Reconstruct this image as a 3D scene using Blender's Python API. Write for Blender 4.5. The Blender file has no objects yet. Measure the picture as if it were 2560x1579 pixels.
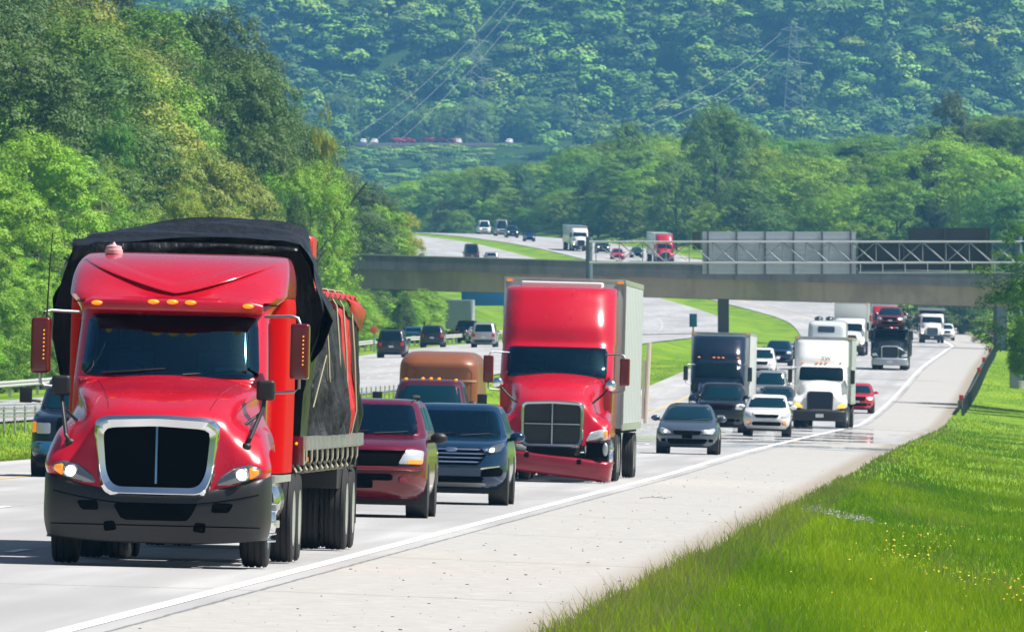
import bpy, bmesh, math, random
import numpy as np
from mathutils import Vector, Matrix
R = math.radians
SC = bpy.context.scene
# ------------------------------------------------------------------ camera, light, exposure
FPX, CX, YH, CAMZ = 34500.0, 1280.0, 973.0, 1.92      # focal length in photo pixels, horizon row, eye height
cam = bpy.data.cameras.new("camera")
cam.sensor_width = 36.0
cam.lens = 36.0 * FPX / 2560.0
cam.clip_start = 1.0
cam.clip_end = 20000.0
camo = bpy.data.objects.new("camera", cam)
SC.collection.objects.link(camo)
camo.location = (0, 0, CAMZ)
camo.rotation_euler = (R(90) + math.atan((YH - 789.5) / FPX), 0, 0)
cam.dof.use_dof = True
cam.dof.focus_distance = 160.0
cam.dof.aperture_fstop = 26.0
SC.camera = camo

SUN_EL, SUN_AZ = R(56), R(96)          # azimuth from +Y (away from the camera) towards +X (right)
world = bpy.data.worlds.new("World")
SC.world = world
world.use_nodes = True
wn = world.node_tree
sky = wn.nodes.new("ShaderNodeTexSky")
sky.sky_type = 'NISHITA'
sky.sun_disc = False
sky.sun_elevation = SUN_EL
sky.sun_rotation = SUN_AZ
sky.air_density = 1.0
sky.dust_density = 1.0
bg = wn.nodes["Background"]
wn.links.new(sky.outputs[0], bg.inputs[0])
bg.inputs[1].default_value = 0.054
sd = Vector((math.sin(SUN_AZ) * math.cos(SUN_EL), math.cos(SUN_AZ) * math.cos(SUN_EL), math.sin(SUN_EL)))
sl = bpy.data.lights.new("sun", 'SUN')
sl.energy = 5.0
sl.angle = R(0.5)
sl.color = (1.0, 0.955, 0.88)
so = bpy.data.objects.new("sun", sl)
so.rotation_euler = sd.to_track_quat('Z', 'Y').to_euler()
SC.collection.objects.link(so)
SC.view_settings.view_transform = 'Standard'
SC.view_settings.look = 'None'
SC.view_settings.gamma = 1.0
SC.view_settings.exposure = 0.74
SC.cycles.max_bounces = 6
SC.cycles.transparent_max_bounces = 8
SC.cycles.volume_bounces = 0
SC.cycles.use_denoising = True
SC.cycles.sample_clamp_indirect = 6.0
rng = np.random.default_rng(7)
random.seed(7)

# ------------------------------------------------------------------ curves of the place
def pchip(xs, ys):
    xs = np.array(xs, float); ys = np.array(ys, float)
    h = np.diff(xs); d = np.diff(ys) / h
    m = np.zeros(len(xs)); m[0] = d[0]; m[-1] = d[-1]
    for i in range(1, len(xs) - 1):
        if d[i-1] * d[i] > 0:
            w1 = 2*h[i] + h[i-1]; w2 = h[i] + 2*h[i-1]
            m[i] = (w1 + w2) / (w1/d[i-1] + w2/d[i])
    def f(x):
        x = np.clip(np.asarray(x, float), xs[0], xs[-1])
        i = np.clip(np.searchsorted(xs, x) - 1, 0, len(xs) - 2)
        t = (x - xs[i]) / h[i]
        t2, t3 = t*t, t*t*t
        return (2*t3-3*t2+1)*ys[i] + (t3-2*t2+t)*h[i]*m[i] + (-2*t3+3*t2)*ys[i+1] + (t3-t2)*h[i]*m[i+1]
    return f
XE = pchip([0,110,167,305,690,821,1000,1232,1380,1500,1700,1917,2100,2300,2500,2700,3000],
           [-7.7,-3.85,-1.85,3.0,17.6,23.1,30.0,38.6,43.6,44.8,37,25,13,-3,-20,-40,-72])   # white edge line
ZN = pchip([0,300,392,523,620,665,690,760,821,920,1080,1232,1380,1500,1700,1917,2100,2300,2500,2700,3000],
           [-.05,-.05,.05,.12,.16,.2,.34,1.1,1.95,3.15,4.4,5.4,6.5,8.7,13.2,19.5,24,27.7,30,31,32])
ZS = pchip([0,300,407,656,932,1045,1275,1500,1700,1917,2100,2300,2500,2700,3000],
           [.45,.6,.8,1.7,4.2,5.2,6.8,9.5,14,20,24.5,28,30.3,31.5,32.5])
ZF = pchip([2500,2700,2900,3400,4200,4300,4440,4480,4560,4740], [30,31,31,36,58,76.5,79,80,122,215])
def sst(a, b, x):
    t = np.clip((np.asarray(x, float) - a) / (b - a), 0, 1)
    return t*t*(3-2*t)
def zroad(u, v):                       # the near carriageway, falling 2.5 % to the right
    return ZN(v) - np.where(np.asarray(u) < 0, 0.025*np.asarray(u), 0.04*np.asarray(u))
def zroads(u, v):
    return ZS(v) + 0.02*(np.asarray(u) + 30)
def wob(x, y, s=1.0):
    return (np.sin(x*.31*s+1.3)*np.cos(y*.23*s+.4) + .5*np.sin(x*.71*s+y*.53*s) + .35*np.cos(x*1.3*s-y*.97*s+2.))
def ground(u, v):
    u = np.asarray(u, float); v = np.asarray(v, float)
    zn, zs = ZN(v), ZS(v)
    z = np.zeros(np.broadcast(u, v).shape) + zn
    right = zn - .16 - .10*np.clip(u-3.9, 0, 6) + .05*np.clip(u-14, 0, 30)
    right = right + np.where(v > 1350, sst(1350, 1600, v)*np.clip(u-13, 0, 70)*.16, 0) + .05*wob(u*1.5, v*.6)*sst(5, 8, u)
    road = zroad(u, v) - .07
    t = np.clip((u + 14.5) / (-22 + 14.5), 0, 1)
    med = (zroad(-14.5, v) - .06)*(1-t) + (zroads(-22, v) - .06)*t - .35*np.sin(np.pi*t)
    sb = zroads(u, v) - .07
    left = zroads(-39, v) - .08 + np.clip(-46-u, 0, 130)*.34*(1-.6*sst(1500, 2100, v)) + .3*wob(u*.6, v*.2)*sst(46, 52, -u)
    z = np.where(u > 3.9, right, np.where(u > -14.5, road, np.where(u > -22, med, np.where(u > -39, sb, left))))
    f = sst(2650, 2900, v)
    return z*(1-f) + (ZF(v) + 3*wob(u*.05, v*.02))*f
def P(px, py, D):                      # a point of the photo at a distance
    return Vector(((px-CX)*D/FPX, D, CAMZ + (YH-py)*D/FPX))
def U(px, D):
    return (px-CX)*D/FPX - float(XE(D))

# ------------------------------------------------------------------ mesh building
class MB:
    def __init__(s): s.v = []; s.f = []; s.mi = []; s.m = 0
    def add(s, vs, fs):
        o = len(s.v); s.v += [tuple(p) for p in vs]; s.f += [tuple(i+o for i in f) for f in fs]; s.mi += [s.m]*len(fs); return o
    def box(s, c, d, rot=None):
        hx, hy, hz = d[0]/2, d[1]/2, d[2]/2
        vs = [Vector((x*hx, y*hy, z*hz)) for x in (-1,1) for y in (-1,1) for z in (-1,1)]
        if rot is not None: vs = [rot @ p for p in vs]
        s.add([p + Vector(c) for p in vs], [(0,1,3,2),(4,6,7,5),(0,4,5,1),(2,3,7,6),(0,2,6,4),(1,5,7,3)])
    def b2(s, a, b): s.box([(a[i]+b[i])/2 for i in range(3)], [abs(b[i]-a[i]) for i in range(3)])
    def loft(s, rings, closed=True, cap0=True, cap1=True):
        n = len(rings[0]); o = len(s.v)
        for r in rings: s.v += [tuple(p) for p in r]
        for i in range(len(rings)-1):
            for j in range(n if closed else n-1):
                k = (j+1) % n
                s.f.append((o+i*n+j, o+i*n+k, o+(i+1)*n+k, o+(i+1)*n+j)); s.mi.append(s.m)
        if closed and cap0: s.f.append(tuple(o+j for j in range(n))[::-1]); s.mi.append(s.m)
        if closed and cap1: s.f.append(tuple(o+(len(rings)-1)*n+j for j in range(n))); s.mi.append(s.m)
    def tube(s, pts, r, n=8, r1=None):
        pts = [Vector(p) for p in pts]; rings = []
        for i, p in enumerate(pts):
            d = (pts[min(i+1, len(pts)-1)] - pts[max(i-1, 0)]).normalized()
            a = d.cross(Vector((0,0,1)) if abs(d.z) < .9 else Vector((1,0,0))).normalized(); b = d.cross(a)
            rr = r if r1 is None else r + (r1-r)*i/(len(pts)-1)
            rings.append([p + a*(rr*math.cos(t)) + b*(rr*math.sin(t)) for t in [2*math.pi*k/n for k in range(n)]])
        s.loft(rings)
    def lathe(s, prof, c, axis='x', n=32):     # prof: (distance along the axis, radius)
        rings = []
        for (a, r) in prof:
            ring = []
            for k in range(n):
                t = 2*math.pi*k/n
                q = (a, r*math.cos(t), r*math.sin(t)) if axis == 'x' else ((r*math.cos(t), a, r*math.sin(t)) if axis == 'y' else (r*math.cos(t), r*math.sin(t), a))
                ring.append((q[0]+c[0], q[1]+c[1], q[2]+c[2]))
            rings.append(ring)
        s.loft(rings)
    def ball(s, c, r, nu=12, nv=8):
        if not hasattr(r, '__len__'): r = (r, r, r)
        rings = []
        for i in range(nv+1):
            p = math.pi*(i/nv-.5)*.985
            rings.append([(c[0]+r[0]*math.cos(p)*math.cos(2*math.pi*k/nu), c[1]+r[1]*math.cos(p)*math.sin(2*math.pi*k/nu), c[2]+r[2]*math.sin(p)) for k in range(nu)])
        s.loft(rings)
    def prism(s, poly, y0, y1):                # poly in (x, z), thickness along y
        s.loft([[(x, y0, z) for x, z in poly], [(x, y1, z) for x, z in poly]])
    def sheet(s, grid, thick=0.0, tv=(0,0,1)):
        n, m = len(grid), len(grid[0]); o = len(s.v)
        for r in grid: s.v += [tuple(p) for p in r]
        for i in range(n-1):
            for j in range(m-1):
                s.f.append((o+i*m+j, o+i*m+j+1, o+(i+1)*m+j+1, o+(i+1)*m+j)); s.mi.append(s.m)
    def build(s, name, mats, parent=None, smooth=35, bevel=0, seg=2, loc=None, solid=0):
        me = bpy.data.meshes.new(name)
        me.from_pydata(s.v, [], s.f)
        if not isinstance(mats, (list, tuple)): mats = [mats]
        for m in mats: me.materials.append(m)
        if len(mats) > 1: me.polygons.foreach_set("material_index", s.mi)
        bm = bmesh.new(); bm.from_mesh(me)
        bmesh.ops.recalc_face_normals(bm, faces=bm.faces)
        if any(len(e.link_faces) == 1 for e in bm.edges):      # an open sheet faces forward and up
            n = Vector((0, 0, 0))
            for f in bm.faces: n += f.normal*f.calc_area()
            flip = n.dot(Vector((0, -1, 1))) < 0
        else: flip = bm.calc_volume(signed=True) < 0
        if flip: bmesh.ops.reverse_faces(bm, faces=bm.faces)
        if bevel:
            es = [e for e in bm.edges if len(e.link_faces) == 2 and e.calc_face_angle(0) > R(25)]
            bmesh.ops.bevel(bm, geom=es, offset=bevel, segments=seg, affect='EDGES', profile=.7, clamp_overlap=True)
        bm.to_mesh(me); bm.free()
        if smooth:
            me.shade_smooth(); me.set_sharp_from_angle(angle=R(smooth))
        o = bpy.data.objects.new(name, me); SC.collection.objects.link(o)
        if parent is not None: o.parent = parent
        if loc is not None: o.location = loc
        if solid:
            md = o.modifiers.new("thickness", 'SOLIDIFY'); md.thickness = solid; md.offset = -1
        return o
def npmesh(name, verts, faces, mat, attrs=None, smooth=False, parent=None):
    """verts (n,3), faces (m,4) as numpy."""
    me = bpy.data.meshes.new(name)
    nv, nf = len(verts), len(faces); k = faces.shape[1]
    me.vertices.add(nv); me.vertices.foreach_set("co", verts.astype(np.float32).ravel())
    me.loops.add(nf*k); me.loops.foreach_set("vertex_index", faces.astype(np.int32).ravel())
    me.polygons.add(nf); me.polygons.foreach_set("loop_start", np.arange(0, nf*k, k, dtype=np.int32))
    me.update(calc_edges=True); me.validate()
    for an, av in (attrs or {}).items():
        a = me.attributes.new(an, 'FLOAT', 'POINT'); a.data.foreach_set("value", av.astype(np.float32))
    if smooth: me.shade_smooth()
    me.materials.append(mat)
    if name is None: return me
    o = bpy.data.objects.new(name, me); SC.collection.objects.link(o)
    if parent is not None: o.parent = parent
    return o
def thing(name, label, cat, loc=(0,0,0), rot=(0,0,0), group=None):
    o = bpy.data.objects.new(name, None); o.empty_display_size = .5; SC.collection.objects.link(o)
    o.location = loc; o.rotation_euler = rot
    tag(o, label, cat, group); return o
def tag(o, label=None, cat=None, group=None, kind=None):
    if label: o["label"] = label
    if cat: o["category"] = cat
    if group: o["group"] = group
    if kind: o["kind"] = kind
    return o
KIDS = {}
def copy_tree(o, parent=None):
    c = o.copy(); SC.collection.objects.link(c)
    if parent is not None: c.parent = parent; c.matrix_parent_inverse = o.matrix_parent_inverse.copy()
    for ch in [x for x in bpy.data.objects if x.parent == o]: copy_tree(ch, c)
    return c

# ------------------------------------------------------------------ materials
MAT = {}
def newmat(name):
    m = bpy.data.materials.new(name); m.use_nodes = True
    return m, m.node_tree, m.node_tree.nodes["Principled BSDF"]
def simple(name, col, rough=.5, metal=0., coat=0., emit=None, es=0., spec=.5, dirt=0., bump=0., bscale=30.):
    if name in MAT: return MAT[name]
    m, nt, b = newmat(name)
    b.inputs["Base Color"].default_value = (*col, 1); b.inputs["Roughness"].default_value = rough
    b.inputs["Metallic"].default_value = metal; b.inputs["Coat Weight"].default_value = coat
    b.inputs["Coat Roughness"].default_value = .04; b.inputs["Specular IOR Level"].default_value = spec
    if emit: b.inputs["Emission Color"].default_value = (*emit, 1); b.inputs["Emission Strength"].default_value = es
    if dirt or bump:
        tc = nt.nodes.new("ShaderNodeTexCoord"); n = nt.nodes.new("ShaderNodeTexNoise")
        n.inputs["Scale"].default_value = bscale if bump else 2.5; n.inputs["Detail"].default_value = 6
        nt.links.new(tc.outputs["Object"], n.inputs["Vector"])
        if dirt:
            n2 = nt.nodes.new("ShaderNodeTexNoise"); n2.inputs["Scale"].default_value = 2.2; n2.inputs["Detail"].default_value = 7
            n2.inputs["Roughness"].default_value = .65
            nt.links.new(tc.outputs["Object"], n2.inputs["Vector"])
            mp = nt.nodes.new("ShaderNodeMapRange"); mp.inputs[1].default_value = .4; mp.inputs[2].default_value = .75
            mp.inputs[3].default_value = 0; mp.inputs[4].default_value = dirt
            nt.links.new(n2.outputs["Fac"], mp.inputs[0])
            mx = nt.nodes.new("ShaderNodeMix"); mx.data_type = 'RGBA'
            mx.inputs[6].default_value = (*col, 1); mx.inputs[7].default_value = (*[c*.55+d for c, d in zip(col, (.075,.067,.058))],1)
            nt.links.new(mp.outputs[0], mx.inputs[0]); nt.links.new(mx.outputs[2], b.inputs["Base Color"])
            ad = nt.nodes.new("ShaderNodeMath"); ad.operation = 'MULTIPLY_ADD'; ad.inputs[1].default_value = .6; ad.inputs[2].default_value = rough
            nt.links.new(mp.outputs[0], ad.inputs[0]); nt.links.new(ad.outputs[0], b.inputs["Roughness"])
        if bump:
            bp = nt.nodes.new("ShaderNodeBump"); bp.inputs["Strength"].default_value = bump; bp.inputs["Distance"].default_value = .02
            nt.links.new(n.outputs["Fac"], bp.inputs["Height"]); nt.links.new(bp.outputs[0], b.inputs["Normal"])
    MAT[name] = m; return m
def paint(name, col, dirt=.18, rough=.28, metal=.15, coat=.7):
    new = "paint_"+name not in MAT; m = simple("paint_"+name, col, rough, metal, coat, dirt=dirt)
    if new:                                              # the inside of a painted shell is lined dark
        nt = m.node_tree; g = nt.nodes.new("ShaderNodeNewGeometry"); d = nt.nodes.new("ShaderNodeBsdfDiffuse"); d.inputs[0].default_value = (.09,.09,.095,1); x = nt.nodes.new("ShaderNodeMixShader")
        nt.links.new(g.outputs["Backfacing"], x.inputs[0]); nt.links.new(nt.nodes["Principled BSDF"].outputs[0], x.inputs[1]); nt.links.new(d.outputs[0], x.inputs[2]); nt.links.new(x.outputs[0], nt.nodes["Material Output"].inputs["Surface"])
    return m
def clear_glass(name, tint):
    m = bpy.data.materials.new(name); m.use_nodes = True; nt = m.node_tree; nt.nodes.clear(); o = nt.nodes.new("ShaderNodeOutputMaterial"); f = nt.nodes.new("ShaderNodeFresnel"); f.inputs[0].default_value = 2.0
    t = nt.nodes.new("ShaderNodeBsdfTransparent"); t.inputs[0].default_value = (*tint, 1); g = nt.nodes.new("ShaderNodeBsdfGlossy"); g.inputs["Roughness"].default_value = .03; g.inputs[0].default_value = (.32,.78,1,1); x = nt.nodes.new("ShaderNodeMixShader")
    nt.links.new(f.outputs[0], x.inputs[0]); nt.links.new(t.outputs[0], x.inputs[1]); nt.links.new(g.outputs[0], x.inputs[2]); nt.links.new(x.outputs[0], o.inputs[0]); return m
GLASS = simple("window_glass", (.002,.010,.016), .04, 0, 0, spec=.22)
GLASS2 = simple("teal_glass", (.002,.022,.036), .05, 0, 0, spec=.28)
SEEGLASS = clear_glass("see_through_glass", (.34,.60,.68))
CHROME = simple("chrome", (.82,.84,.86), .09, 1, dirt=.12)
STEEL = simple("galvanised_steel", (.42,.45,.47), .45, .8, dirt=.3)
ALU = simple("aluminium", (.62,.62,.60), .35, .9, dirt=.4)
TYRE = simple("tyre_rubber", (.022,.022,.024), .75, dirt=.10, spec=.3)
BLACK = simple("black_plastic", (.009,.0095,.011), .5, dirt=.05)
DEEP = simple("dark_void", (.0025,.0025,.003), .9, spec=.05)
CHASSIS = simple("chassis_black", (.012,.012,.013), .6, dirt=.2)
LENS = simple("clear_lens", (.62,.64,.66), .12, .35, 1.)
HOUSE = simple("headlamp_housing", (.20,.21,.22), .12, .7, 1.)
LIT = simple("lit_bulb", (1,.95,.8), .2, emit=(1,.74,.40), es=2.6)
LITW = simple("lit_headlamp", (1,.95,.8), .2, emit=(1,.75,.45), es=3.)
AMBER = simple("amber_lens", (.85,.22,.005), .2, 0, 1., emit=(1,.30,.01), es=.35)
AMBERDOT = simple("amber_marker", (.85,.25,.005), .2, emit=(1,.36,.02), es=.45)
REDL = simple("red_lens", (.5,.006,.008), .15, 0, 1.)
MESH = simple("grille_mesh", (.03,.033,.036), .45, .4, bump=.8, bscale=60)
WHITEP = simple("plate_white", (.6,.6,.6), .5)
MIRR = simple("mirror_glass", (.7,.72,.75), .03, 1)

# ------------------------------------------------------------------ sliced bodies: plan outlines stacked over z
class Body:
    """slices: (z, yf, yb, hw, rf, rb, bow). x across, y back from the nose, z up."""
    def __init__(s, sl, sub=6, bump=None, nf=10, nc=6, ns=8):
        a = np.array(sl, float); i = np.arange(len(a)); s.fs = [pchip(i, a[:, k]) for k in range(7)]
        s.t = np.linspace(0, len(a)-1, (len(a)-1)*sub+1); s.zt = s.fs[0](s.t) + 1e-7*np.arange(len(s.t))
        s.bump = bump; s.nf, s.nc, s.ns = nf, nc, ns; s.L = a[:, 2].max(); s.sl = sl
    def at(s, z):
        t = np.interp(z, s.zt, s.t); return [float(f(t)) for f in s.fs[1:]]
    def fy(s, x, z):
        yf, yb, hw, rf, rb, bow = s.at(z); ax = min(abs(x), hw)
        y = yf + bow*(ax/hw)**2
        if ax > hw-rf: y += rf*(1-math.sqrt(max(0, 1-((ax-hw+rf)/rf)**2)))
        if s.bump: y += s.bump(x, z)
        return y
    def by(s, x, z):
        yf, yb, hw, rf, rb, bow = s.at(z); ax = min(abs(x), hw); y = yb
        if ax > hw-rb: y -= rb*(1-math.sqrt(max(0, 1-((ax-hw+rb)/rb)**2)))
        return y
    def ring(s, z, par):
        yf, yb, hw, rf, rb, bow = par; xs = list(np.linspace(0, hw-rf, s.nf, endpoint=False)) + [hw-rf+rf*math.sin(p) for p in np.linspace(0, math.pi/2, s.nc)]
        pts = []
        for x in xs:
            y = yf + bow*(x/hw)**2
            if x > hw-rf: y += rf*(1-math.sqrt(max(0, 1-((x-hw+rf)/rf)**2)))
            pts.append([x, y])
        y0 = pts[-1][1]
        for k in range(1, s.ns): pts.append([hw, y0+(yb-rb-y0)*k/s.ns])
        for p in np.linspace(0, math.pi/2, s.nc): pts.append([hw-rb+rb*math.cos(p), yb-rb+rb*math.sin(p)])
        pts.append([0, yb])
        full = [(x, y + (s.bump(x, z) if s.bump and i < s.nf+s.nc else 0), z) for i, (x, y) in enumerate(pts)]
        left = [(-x, y + (s.bump(-x, z) if s.bump and i < s.nf+s.nc else 0), z) for i, (x, y) in enumerate(pts)][1:-1]
        return full + left[::-1]
    def mesh(s, mb):
        mb.loft([s.ring(z, [float(f(t)) for f in s.fs[1:]]) for t, z in zip(s.t, s.zt)])
    def sx(s, y, z, sg):
        yf, yb, hw, rf, rb, bow = s.at(z); x = hw
        y0 = yf+bow
        if y < y0+rf: d = max(0, (y0+rf-y)/rf); x = hw-rf+rf*math.sqrt(max(0, 1-min(1, d)**2))
        if y > yb-rb: d = (y-yb+rb)/rb; x = hw-rb+rb*math.sqrt(max(0, 1-min(1, d)**2))
        return sg*x
def resample(poly, n=48, rnd=0.0):
    p = [Vector((a, b)) for a, b in poly]
    if rnd:                                             # round the corners
        q = []
        for i in range(len(p)):
            a, b, c = p[i-1], p[i], p[(i+1) % len(p)]
            r1 = min(rnd, (a-b).length*.45); r2 = min(rnd, (c-b).length*.45)
            s0 = b+(a-b).normalized()*r1; s1 = b+(c-b).normalized()*r2
            for t in (0, .25, .5, .75, 1): q.append(s0*(1-t)**2 + b*2*t*(1-t) + s1*t*t)
        p = q
    L = [0]
    for i in range(len(p)): L.append(L[-1] + (p[(i+1) % len(p)]-p[i]).length)
    out = []
    for k in range(n):
        d = L[-1]*k/n; i = max(0, min(len(p)-1, int(np.searchsorted(L, d, side='right')-1)))
        t = (d-L[i]) / max(1e-9, L[i+1]-L[i]); out.append(p[i].lerp(p[(i+1) % len(p)], t))
    return out
def patch(mb, poly, f, off=.012, dome=0., rnd=.02, n=40, rings=6, skirt=.03, axis='y', sg=-1, zup=0.3):
    """A raised plate that follows a surface; poly in (a, z); f(a, z) is the surface; axis 'y' for front/rear, 'x' for a side."""
    o = resample(poly, n, rnd); c = sum(o, Vector((0, 0)))/n; R_ = []
    def pt(a, z, d):
        w = f(a, z) + sg*d
        return (a, w, z+zup*abs(d)) if axis == 'y' else (w, a, z)
    for k in range(rings+1):
        t = max(.02, k/rings)
        R_.append([pt(*(c+(q-c)*t), off+dome*(1-t*t)) for q in o])
    R_.append([pt(*q, off-skirt) for q in o])
    mb.loft(R_, cap1=False)
def rect(x0, x1, z0, z1): return [(x0,z0),(x1,z0),(x1,z1),(x0,z1)]
def mir(poly): return [(-x, z) for x, z in poly][::-1]
class Grid:
    """Smooth surface through a grid of control points; rows of half sections from the outside to the middle, mirrored."""
    def __init__(s, rows):
        full = []
        for r in rows:
            h = [Vector(p) for p in r]; full.append([Vector((-p.x, p.y, p.z)) for p in h] + h[:-1][::-1])
        s.g = full; s.n = len(full); s.m = len(full[0])
    @staticmethod
    def cr(p0, p1, p2, p3, t):
        return .5*((2*p1) + (p2-p0)*t + (2*p0-5*p1+4*p2-p3)*t*t + (3*p1-p0-3*p2+p3)*t**3)
    def row(s, r, b):
        j = min(int(b), s.m-2); t = b-j; g = s.g[r]; c = lambda k: g[max(0, min(s.m-1, k))]
        return s.cr(c(j-1), c(j), c(j+1), c(j+2), t)
    def ev(s, a, b):
        i = min(int(a), s.n-2); t = a-i; c = lambda k: s.row(max(0, min(s.n-1, k)), b)
        return s.cr(c(i-1), c(i), c(i+1), c(i+2), t)
    def nrm(s, a, b):
        e = .02; du = s.ev(min(a+e, s.n-1.001), b)-s.ev(max(a-e, 0), b); dv = s.ev(a, min(b+e, s.m-1.001))-s.ev(a, max(b-e, 0))
        n = du.cross(dv).normalized(); return n if n.y < 0 or (abs(n.y) < .2 and n.z > 0) else -n
    def mesh(s, mb, na=6, nb=5):
        A = np.linspace(0, s.n-1.0001, (s.n-1)*na+1); B = np.linspace(0, s.m-1.0001, (s.m-1)*nb+1)
        mb.sheet([[s.ev(a, b) for b in B] for a in A])
    def patch(s, mb, poly, off=.01, dome=0., n=36, rings=6, rnd=.1, skirt=.03):
        o = resample(poly, n, rnd); c = sum(o, Vector((0, 0)))/n; R_ = []
        for k in range(rings+2):
            t = max(.02, min(1, k/rings)); ring = []
            for q in o:
                p = c+(q-c)*t; w = s.ev(p.x, p.y); ring.append(w + s.nrm(p.x, p.y)*((off+dome*(1-t*t)) if k <= rings else off-skirt))
            R_.append(ring)
        mb.loft(R_, cap1=False)
# ------------------------------------------------------------------ shared vehicle parts
def grid_inv(g, x, z, amax=2.9):
    if not hasattr(g, 'tab'):
        A = np.linspace(0, min(amax, g.n-1.001), 70); B = np.linspace(0, g.m-1.001, 120)
        g.tab = np.array([[list(g.ev(a, b)) for b in B] for a in A]); g.A, g.B = A, B
    d = (g.tab[..., 0]-x)**2 + (g.tab[..., 2]-z)**2 + .004*g.tab[..., 1]
    i, j = np.unravel_index(d.argmin(), d.shape); a, b = g.A[i], g.B[j]
    for _ in range(3):
        p = g.ev(a, b); e = .01; pa = (g.ev(min(a+e, g.n-1.001), b)-p)/e; pb = (g.ev(a, min(b+e, g.m-1.001))-p)/e
        M = np.array([[pa.x, pb.x], [pa.z, pb.z]])
        if abs(np.linalg.det(M)) < 1e-5: break
        s = np.linalg.solve(M, [x-p.x, z-p.z]); a = float(np.clip(a+np.clip(s[0], -.15, .15), 0, g.n-1.01)); b = float(np.clip(b+np.clip(s[1], -.15, .15), 0, g.m-1.01))
    return a, b
def grid_fy(g):
    return lambda x, z: g.ev(*grid_inv(g, x, z)).y
def tyre_prof(r, w, grooves=True):
    h = w/2; p = [(-h*.6, r*.60), (-h*.92, r*.68), (-h, r*.82), (-h*.97, r*.93), (-h*.84, r*.985)]
    if grooves:
        for c in (-.5, 0, .5):
            p += [(h*(c-.09), r), (h*(c-.07), r-.014), (h*(c+.07), r-.014), (h*(c+.09), r)]
    else: p += [(-h*.3, r), (h*.3, r)]
    q = p[:5]; return p + [(-a, b) for a, b in q[::-1]]
def wheel(parent, x, y, r, w, kind='alloy', out=1, n=32, name='wheel'):
    """out: +1 when the outer side faces +x."""
    mb = MB(); mb.lathe(tyre_prof(r, w, r > .45), (x, y, r), n=n); o = mb.build(name, TYRE, parent, smooth=40)
    rm = MB(); f = out*w/2; m = STEEL
    if kind == 'steer':                                            # hub and nuts stand out
        rm.lathe([(f*.2, .02), (f*.2, r*.62), (f*.95, r*.6), (f*.9, r*.52), (f*.7, r*.5), (f*.75, r*.36), (f*1.35, r*.26), (f*1.45, r*.2), (f*1.46, .01)], (x, y, r), n=24)
        for k in range(10):
            t = 2*math.pi*k/10; c = (x+f*.72, y+r*.43*math.cos(t), r+r*.43*math.sin(t))
            rm.tube([c, (c[0]+f*.75, c[1], c[2])], .022, 6, .012)
        m = CHROME
    elif kind == 'dual':
        rm.lathe([(f*.3, .02), (f*.3, r*.3), (-f*.4, r*.34), (-f*.5, r*.5), (f*.2, r*.58), (f*.95, r*.6), (f*.96, r*.63)], (x, y, r), n=24); m = ALU
    else:
        rm.lathe([(-f*.2, .02), (f*.3, .03), (f*.35, r*.2), (f*.05, r*.28), (f*.1, r*.5), (f*.8, r*.58), (f*.85, r*.64)], (x, y, r), n=20)
        for k in range(5):
            t = 2*math.pi*k/5
            rm.tube([(x+f*.32, y+r*.1*math.cos(t), r+r*.1*math.sin(t)), (x+f*.5, y+r*.58*math.cos(t), r+r*.58*math.sin(t))], r*.09, 6)
        m = ALU
    rm.build('rim', m, o, smooth=40)
    return o
def frame_ring(mb, outer, inner, y0, y1, bowf=lambda x: 0, n=56, rnd=.12, ri=.1):
    a = resample(outer, n, rnd); b = resample(inner, n, ri)
    k0 = min(range(n), key=lambda k: (b[k]-a[0]).length); b = b[k0:]+b[:k0]
    rings = []
    for p, q in zip(a, b):
        m = p.lerp(q, .35)
        rings.append([(p.x, y1+bowf(p.x), p.y), (p.x, y0+.03+bowf(p.x), p.y), (m.x, y0+bowf(m.x), m.y), (q.x, y0+.03+bowf(q.x), q.y), (q.x, y1+bowf(q.x), q.y)])
    rings.append(rings[0]); mb.loft(rings, cap0=False, cap1=False)
def inside(pt, poly):
    x, z = pt; c = False
    for i in range(len(poly)):
        (x1, z1), (x2, z2) = poly[i-1], poly[i]
        if (z1 > z) != (z2 > z) and x < (x2-x1)*(z-z1)/(z2-z1)+x1: c = not c
    return c
def open_front(o, poly, ymax, k=.955):
    cx = sum(a for a, b in poly)/len(poly); cz = sum(b for a, b in poly)/len(poly); q = [(cx+(a-cx)*k, cz+(b-cz)*k) for a, b in poly]
    bm = bmesh.new(); bm.from_mesh(o.data); d = [f for f in bm.faces if f.calc_center_median().y < ymax and inside((f.calc_center_median().x, f.calc_center_median().z), q)]
    bmesh.ops.delete(bm, geom=d, context='FACES'); bm.to_mesh(o.data); bm.free()
DASH = simple("dash_grey", (.14,.145,.15), .7); SEATM = simple("seat_cloth", (.20,.20,.21), .9)
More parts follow.
